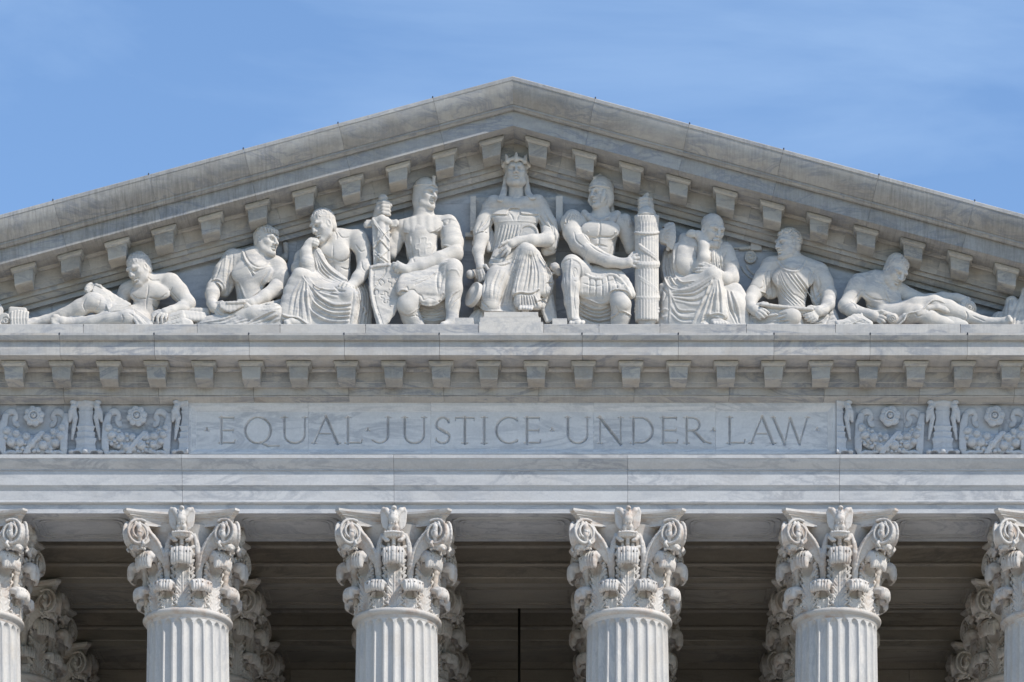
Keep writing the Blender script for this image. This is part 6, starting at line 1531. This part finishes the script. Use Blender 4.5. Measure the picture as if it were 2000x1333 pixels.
# ================================================================== seated man with tablet, right
f = Fig('tablet_statue', 'marble statue of a curly-haired man holding a flat tablet on his crossed legs', 'statue', 1270, 400, 5.127, ST, (1400, 0))
S = f.S(940, 1880, 240, 1225, h=1.1)
f.c(S, [(1420, 1020, 32, 27), (1420, 850, 34, 30), (1420, 690, 36, 33)], 8)
f.c(S, [(1220, 640, 34, 21), (1420, 600, 36, 25), (1640, 660, 34, 21)], 8)
f.c(S, [(1420, 620, 40, 21), (1410, 540, 44, 19), (1400, 460, 46, 17)], 6)
f.head(S, (1375, 405, 50), 58, -56, 2, 0, 1.0, ear=(1, -1))
f.c(S, [(1190, 680, 36, 18), (1120, 780, 42, 17.5), (1040, 890, 50, 15.5), (1000, 970, 64, 13.5), (1010, 1030, 74, 10)], 5)
f.hand(S, (1012, 1030, 74, 10), (1055, 1060, 82, 11.5), [[(1110, 1045, 90), (1150, 1060, 93), (1188, 1085, 90)], [(1105, 1070, 92), (1138, 1090, 94), (1165, 1110, 91)], [(1090, 1095, 92), (1118, 1115, 93), (1140, 1130, 90)], [(1070, 1115, 90), (1092, 1135, 90), (1105, 1145, 87)]], [(1080, 1005, 86), (1130, 990, 90), (1172, 992, 92)], 1, 3.3)
f.c(S, [(1700, 700, 36, 18), (1750, 800, 42, 17.5), (1790, 900, 50, 15.5), (1780, 1000, 62, 13.5), (1730, 1060, 72, 10)], 5)
f.hand(S, (1735, 1055, 74, 10), (1680, 1070, 82, 11.5), [[(1625, 1085, 90), (1580, 1100, 92), (1535, 1112, 89)], [(1630, 1110, 91), (1590, 1128, 92), (1555, 1140, 88)], [(1645, 1132, 90), (1608, 1150, 90), (1580, 1160, 87)], [(1665, 1150, 88), (1635, 1168, 88), (1610, 1176, 85)]], [(1650, 1035, 86), (1610, 1025, 90), (1580, 1030, 92)], 1, 3.3)
f.out(S, 'figure')
H = f.S(1230, 1540, 240, 520, 10, 92, .9); f.hair(H, 'curl', 170, 21); f.out(H, 'hair')
C = f.S(920, 1880, 500, 1240, h=1.05)
f.c(C, [(1420, 1030, 36, 29), (1420, 850, 38, 32), (1420, 700, 42, 35), (1430, 610, 36, 26)], 7)
f.c(C, [(1215, 620, 36, 22), (1430, 620, 40, 24), (1640, 670, 36, 22)], 8)
f.e(C, (1330, 740, 60), (21, 9, 18), 0, 12); f.e(C, (1530, 745, 60), (21, 9, 18), 0, 12)
f.c(C, [(1200, 640, 38, 21), (1140, 740, 42, 20.5), (1080, 840, 46, 19)], 5); f.fill(C, [(1180, 800, 36), (1180, 900, 38)], [(1240, 760, 36), (1230, 900, 38)], 8, 4, 4)
f.c(C, [(1690, 680, 38, 21), (1730, 780, 42, 21), (1755, 850, 46, 18)], 5); f.fill(C, [(1650, 800, 40), (1650, 940, 42)], [(1720, 860, 40), (1680, 990, 42)], 8, 4, 4)
f.edge(C, [[(1040, 860), (1090, 870), (1150, 890), (1180, 940)], [(1650, 985), (1680, 920), (1740, 880), (1805, 880)]], 2.4, -2, 12)
f.r(C, [[(1270, 570), (1330, 640), (1420, 670), (1500, 650), (1560, 560)]], 2.2, .8, .7, .8); f.g(C, [[(1285, 560), (1340, 625), (1420, 652), (1490, 634), (1545, 550)]], 1.4)
f.pl(C, [(1290, 640), (1380, 820), (1560, 1010)], [(1270, 740), (1300, 880), (1420, 1010)], 4, 1.5, 1.0, .3, .4)
f.pl(C, [(1350, 680), (1440, 800), (1600, 990)], [(1480, 700), (1560, 800), (1620, 900)], 3, 1.6, 1.2, .3)
f.g(C, [[(1640, 660), (1620, 780), (1640, 920), (1680, 1000)], [(1210, 680), (1220, 800), (1240, 960)], [(1620, 640), (1590, 760), (1610, 900)], [(1180, 640), (1150, 740), (1170, 860)], [(1680, 720), (1700, 820), (1660, 900)], [(1130, 760), (1140, 820), (1100, 850)], [(1590, 1000), (1520, 950), (1450, 900)]], 2.0, dp=.6)
f.r(C, [[(1655, 680), (1640, 800), (1660, 930)], [(1195, 660), (1190, 780), (1210, 900)]], 2.6)
# crossed legs
f.c(C, [(1080, 1170, 60, 18), (1230, 1130, 74, 17), (1400, 1120, 84, 18.5), (1430, 1120, 86, 18)], 7)
f.fill(C, [(970, 1120, 50), (970, 1240, 60)], [(1300, 1140, 74), (1380, 1240, 80)], 13, 6, 6); f.fill(C, [(1400, 1130, 80), (1420, 1240, 80)], [(1480, 1140, 76), (1490, 1240, 76)], 8, 4, 4)
f.fill(C, [(1500, 1130, 60), (1500, 1240, 64)], [(1800, 1080, 46), (1850, 1240, 56)], 12, 6, 5)
f.pl(C, [(1300, 1090), (1180, 1120), (1000, 1130)], [(1400, 1180), (1250, 1190), (1050, 1190)], 3, 2.3, 1.2, .3); f.pl(C, [(1560, 1170), (1700, 1180), (1830, 1080)], [(1520, 1190), (1700, 1195), (1840, 1160)], 2, 2.2, 1.2, .3)
f.g(C, [[(1780, 1060), (1790, 1120), (1760, 1190)], [(1240, 1060), (1300, 1100), (1360, 1090)], [(990, 1120), (1030, 1180)]], 2)
f.out(C, 'tunic')
B_ = f.S(1080, 1660, 960, 1120, 50, 108, 1.0)
f.fill(B_, [(1120, 1000, 94), (1380, 1030, 97), (1620, 1048, 94)], [(1120, 1018, 84), (1380, 1048, 84), (1620, 1068, 84)], 3.2, 4, 2)
f.fill(B_, [(1150, 1020, 80), (1400, 1045, 78), (1610, 1065, 80)], [(1190, 1068, 88), (1400, 1068, 90), (1600, 1084, 88)], 3, 6, 2)
f.out(B_, 'tablet')
# low relief scroll capital behind
f3 = Fig('relief_capital', 'low relief scroll capital and instrument carved on the wall between two right-hand statues', 'relief', 1270, 400, 5.127, None, (1000, 0))
S = f3.S(780, 1260, 370, 960, -8, 40, .95)
f3.b(S, (1060, 425, -3), (11, 6, 8), None, 1.5, 1); f3.b(S, (960, 440, -4), (14, 5, 3), -4, 1, 1); f3.b(S, (860, 440, -5), (18, 4, 1.6), -2, 1, 1)
f3.c(S, [(1000 + 60 * (1 - t) * math.cos(t * 11), 530 + 55 * (1 - t) * math.sin(t * 11), -1.5, 2.4) for t in np.linspace(0, .9, 26)], 1); f3.disc(S, (1005, 530, -6), 12, 5, rotm(), 1)
for rr in (46, 36): f3.c(S, [(1140 - rr * 5.1 * math.sin(a), 560 + rr * 5.1 * math.cos(a) * .9, -6, 2.2) for a in np.linspace(.1, 1.25, 10)], .8)
f3.out(S, 'carving')
f3 = Fig('relief_staff', 'small low relief carving on the wall right of the scribe statue face', 'relief', 380, 380, 4.76, None, (840, 0))
S = f3.S(770, 900, 440, 640, -8, 40, .95)
f3.c(S, [(845, 470, 0, 6), (850, 520, 0, 5)], 3); f3.e(S, (830, 590, 0), (8, 8, 7), None, 3); f3.c(S, [(850, 520, -2, 4), (845, 600, -2, 6)], 3)
f3.out(S, 'carving')
# ================================================================== reclining man with scrolls, right
f = Fig('scroll_statue', 'marble statue of a reclining bare-chested man with rolled scrolls, at the right of the pediment', 'statue', 1600, 470, 5.0, ST, (800, 0))
S = f.S(180, 1920, 140, 830, h=1.1)
f.c(S, [(620, 740, 40, 24), (580, 620, 44, 25), (560, 500, 46, 27), (540, 450, 44, 27)], 7)
f.c(S, [(390, 420, 40, 21), (550, 400, 42, 22), (760, 500, 40, 19)], 7)
f.c(S, [(600, 400, 46, 18), (660, 370, 52, 16), (700, 330, 54, 15)], 6)
f.head(S, (752, 300, 60), 60, 40, 26, 12, 1.0, ear=(-1, 1))
f.e(S, (520, 522, 62), (24, 9, 16), 14, 9); f.e(S, (710, 562, 58), (19, 8, 15), 24, 9)
f.g(S, [[(620, 440), (650, 520), (680, 600), (700, 700)], [(420, 460), (470, 540), (560, 580), (640, 580)], [(640, 580), (700, 620), (760, 630)], [(440, 600), (500, 650), (560, 660)], [(500, 690), (600, 690), (680, 690)], [(400, 480), (380, 560), (350, 600)], [(650, 440), (600, 420), (540, 400)]], 1.40)
f.c(S, [(375, 430, 48, 20), (330, 520, 52, 18), (262, 640, 60, 16), (330, 690, 70, 14), (470, 720, 80, 10)], 5)
f.e(S, (365, 450, 60), (18, 9, 20), 24, 5); f.g(S, [[(410, 480), (360, 560), (330, 610)], [(300, 600), (340, 620), (360, 660)]], 1.40)
f.hand(S, (475, 722, 80, 10), (540, 740, 86, 12), [[(600, 720, 90), (635, 715, 94), (668, 712, 92)], [(600, 745, 92), (630, 752, 95), (660, 770, 93)], [(595, 770, 92), (620, 785, 95), (645, 800, 93)], [(580, 790, 90), (600, 805, 92), (620, 815, 90)]], [(560, 702, 90), (610, 692, 94), (645, 700, 94)], 1, 3.2)
f.c(S, [(810, 510, 40, 18), (900, 560, 44, 16.5), (1040, 600, 50, 14), (1080, 590, 52, 13.5)], 5); f.c(S, [(1080, 590, 52, 13.5), (1200, 570, 56, 13), (1340, 566, 62, 9.5)], 5)
f.hand(S, (1340, 566, 62, 9.5), (1390, 580, 66, 10), [[(1430, 580, 72), (1460, 590, 76), (1480, 608, 76)], [(1425, 595, 74), (1445, 610, 78), (1450, 630, 78)], [(1410, 605, 76), (1425, 625, 78), (1420, 645, 78)], [(1395, 610, 74), (1402, 628, 76), (1396, 642, 76)]], [(1420, 560, 66), (1455, 568, 68), (1470, 575, 68)], 1, 3.0)
f.c(S, [(640, 740, 50, 24), (880, 720, 80, 20), (960, 715, 86, 17)], 6); f.c(S, [(960, 715, 86, 17), (1080, 760, 84, 17), (1200, 800, 82, 12), (1320, 830, 80, 9)], 5)
f.c(S, [(760, 720, 50, 24), (960, 660, 70, 22), (1120, 625, 78, 18.5)], 6); f.c(S, [(1120, 625, 78, 18.5), (1260, 670, 76, 18.5), (1420, 735, 74, 15), (1600, 790, 76, 9.5), (1740, 800, 80, 8.5)], 5)
f.c(S, [(1740, 800, 80, 8.5), (1820, 800, 86, 10), (1850, 785, 90, 9)], 3)
for i in range(5): f.c(S, [(1836 + i * 6, 770 + i * 7, 92, 4.4), (1852 + i * 4, 750 + i * 10, 97, 4.3 - i * .3)], .8)
f.g(S, [[(1430, 690), (1450, 740), (1425, 790)], [(930, 690), (960, 740), (1010, 730)], [(1060, 700), (1100, 640)], [(1500, 740), (1620, 790)]], 1.40)
f.out(S, 'figure')
H = f.S(600, 900, 140, 400, 16, 100, .9); f.hair(H, 'short', 100, 31); f.out(H, 'hair')
C = f.S(700, 1480, 540, 830, 20, 108, 1.0)
f.fill(C, [(790, 740, 76), (880, 680, 84), (1000, 650, 84), (1110, 590, 86), (1200, 620, 86), (1290, 665, 80)], [(760, 800, 90), (850, 730, 96), (1000, 690, 94), (1120, 650, 94), (1220, 680, 92), (1290, 700, 86)], 4, 6, 3)
f.c(C, [(*p, 1.9) for p in f.spl([(775, 825, 98), (830, 775, 100), (860, 715, 101), (950, 695, 102), (1010, 670, 100), (1080, 600, 98), (1130, 583, 96), (1200, 600, 94), (1290, 655, 88)], 26)], .8)
f.fill(C, [(1100, 700, 74), (1300, 740, 74)], [(1300, 830, 80), (1420, 830, 78)], 8, 5, 4)
f.out(C, 'drapery')
B_ = f.S(620, 800, 690, 830, 60, 108, .8)
f.c(B_, [(660, 740, 80, 9.5), (720, 765, 97, 9.5)], 1); f.disc(B_, (718, 765, 92), 10, 6, rotm(22, 14), 1, .5)
f.g(B_, [[(718 + 40 * (1 - t) * math.cos(t * 15), 765 + 42 * (1 - t) * math.sin(t * 15)) for t in np.linspace(0.0, .9, 24)]], 1.1, .3, .8, 1)
f.out(B_, 'rolled_scroll', label='small scroll under the near hand')
B_ = f.S(1260, 1540, 590, 760, 20, 100, .85)
f.c(B_, [(1280, 652, 50, 11), (1470, 660, 74, 12)], 1); f.disc(B_, (1476, 660, 74), 13.0, 4, rotm(35, 0), 1, .5)
f.g(B_, [[(1472 + 46 * (1 - t) * math.cos(t * 13), 660 + 56 * (1 - t) * math.sin(t * 13)) for t in np.linspace(0.0, .9, 22)]], 1.1, .3, .8, 1)
f.out(B_, 'rolled_scroll', label='long scroll in the outstretched hand')
B_ = f.S(140, 560, 690, 830, 30, 108, .9)
f.fill(B_, [(170, 800, 90), (250, 790, 90), (340, 740, 86), (410, 745, 86)], [(200, 830, 94), (300, 815, 94), (390, 780, 92), (500, 820, 92)], 4, 7, 2); f.c(B_, [(415, 710, 84, 2.4), (412, 740, 88, 3)], 1)
f.fill(B_, [(380, 745, 84), (500, 810, 90)], [(370, 820, 90), (480, 840, 92)], 5, 5, 2); f.g(B_, [[(380, 765 + i * 14), (430, 775 + i * 14), (490, 812 + i * 10)] for i in range(3)] + [[(190, 806), (290, 796), (370, 756)], [(200, 818), (300, 806), (380, 772)]], 1.1, .4)
f.out(B_, 'papers')
# ================================================================== carved mass cut off by the right edge
f = Fig('draped_carving', 'draped carved mass at the right end of the pediment, cut by the photo edge', 'ornament', 1600, 470, 5.0, None, (1900, 0))
S = f.S(1660, 2100, 480, 830, h=1.1)
f.c(S, [(1760, 780, 50, 18), (1740, 820, 50, 20)], 4); f.c(S, [(1880, 610, 50, 14), (1900, 720, 56, 24), (1890, 840, 62, 26)], 5); f.c(S, [(2020, 500, 60, 10), (2030, 640, 60, 22), (2030, 840, 64, 26)], 4)
f.g(S, [[(1850, 570), (1840, 640), (1830, 760)], [(1880, 560), (1880, 640)], [(1940, 600), (1900, 700), (1880, 800)], [(1960, 680), (1930, 760), (1910, 820)], [(1985, 520), (1990, 600), (2010, 700)], [(1760, 700), (1730, 760), (1720, 810)]], 2.2); f.r(S, [[(1960, 600), (1925, 700), (1900, 800)]], 2.6)
f.out(S, 'carving')
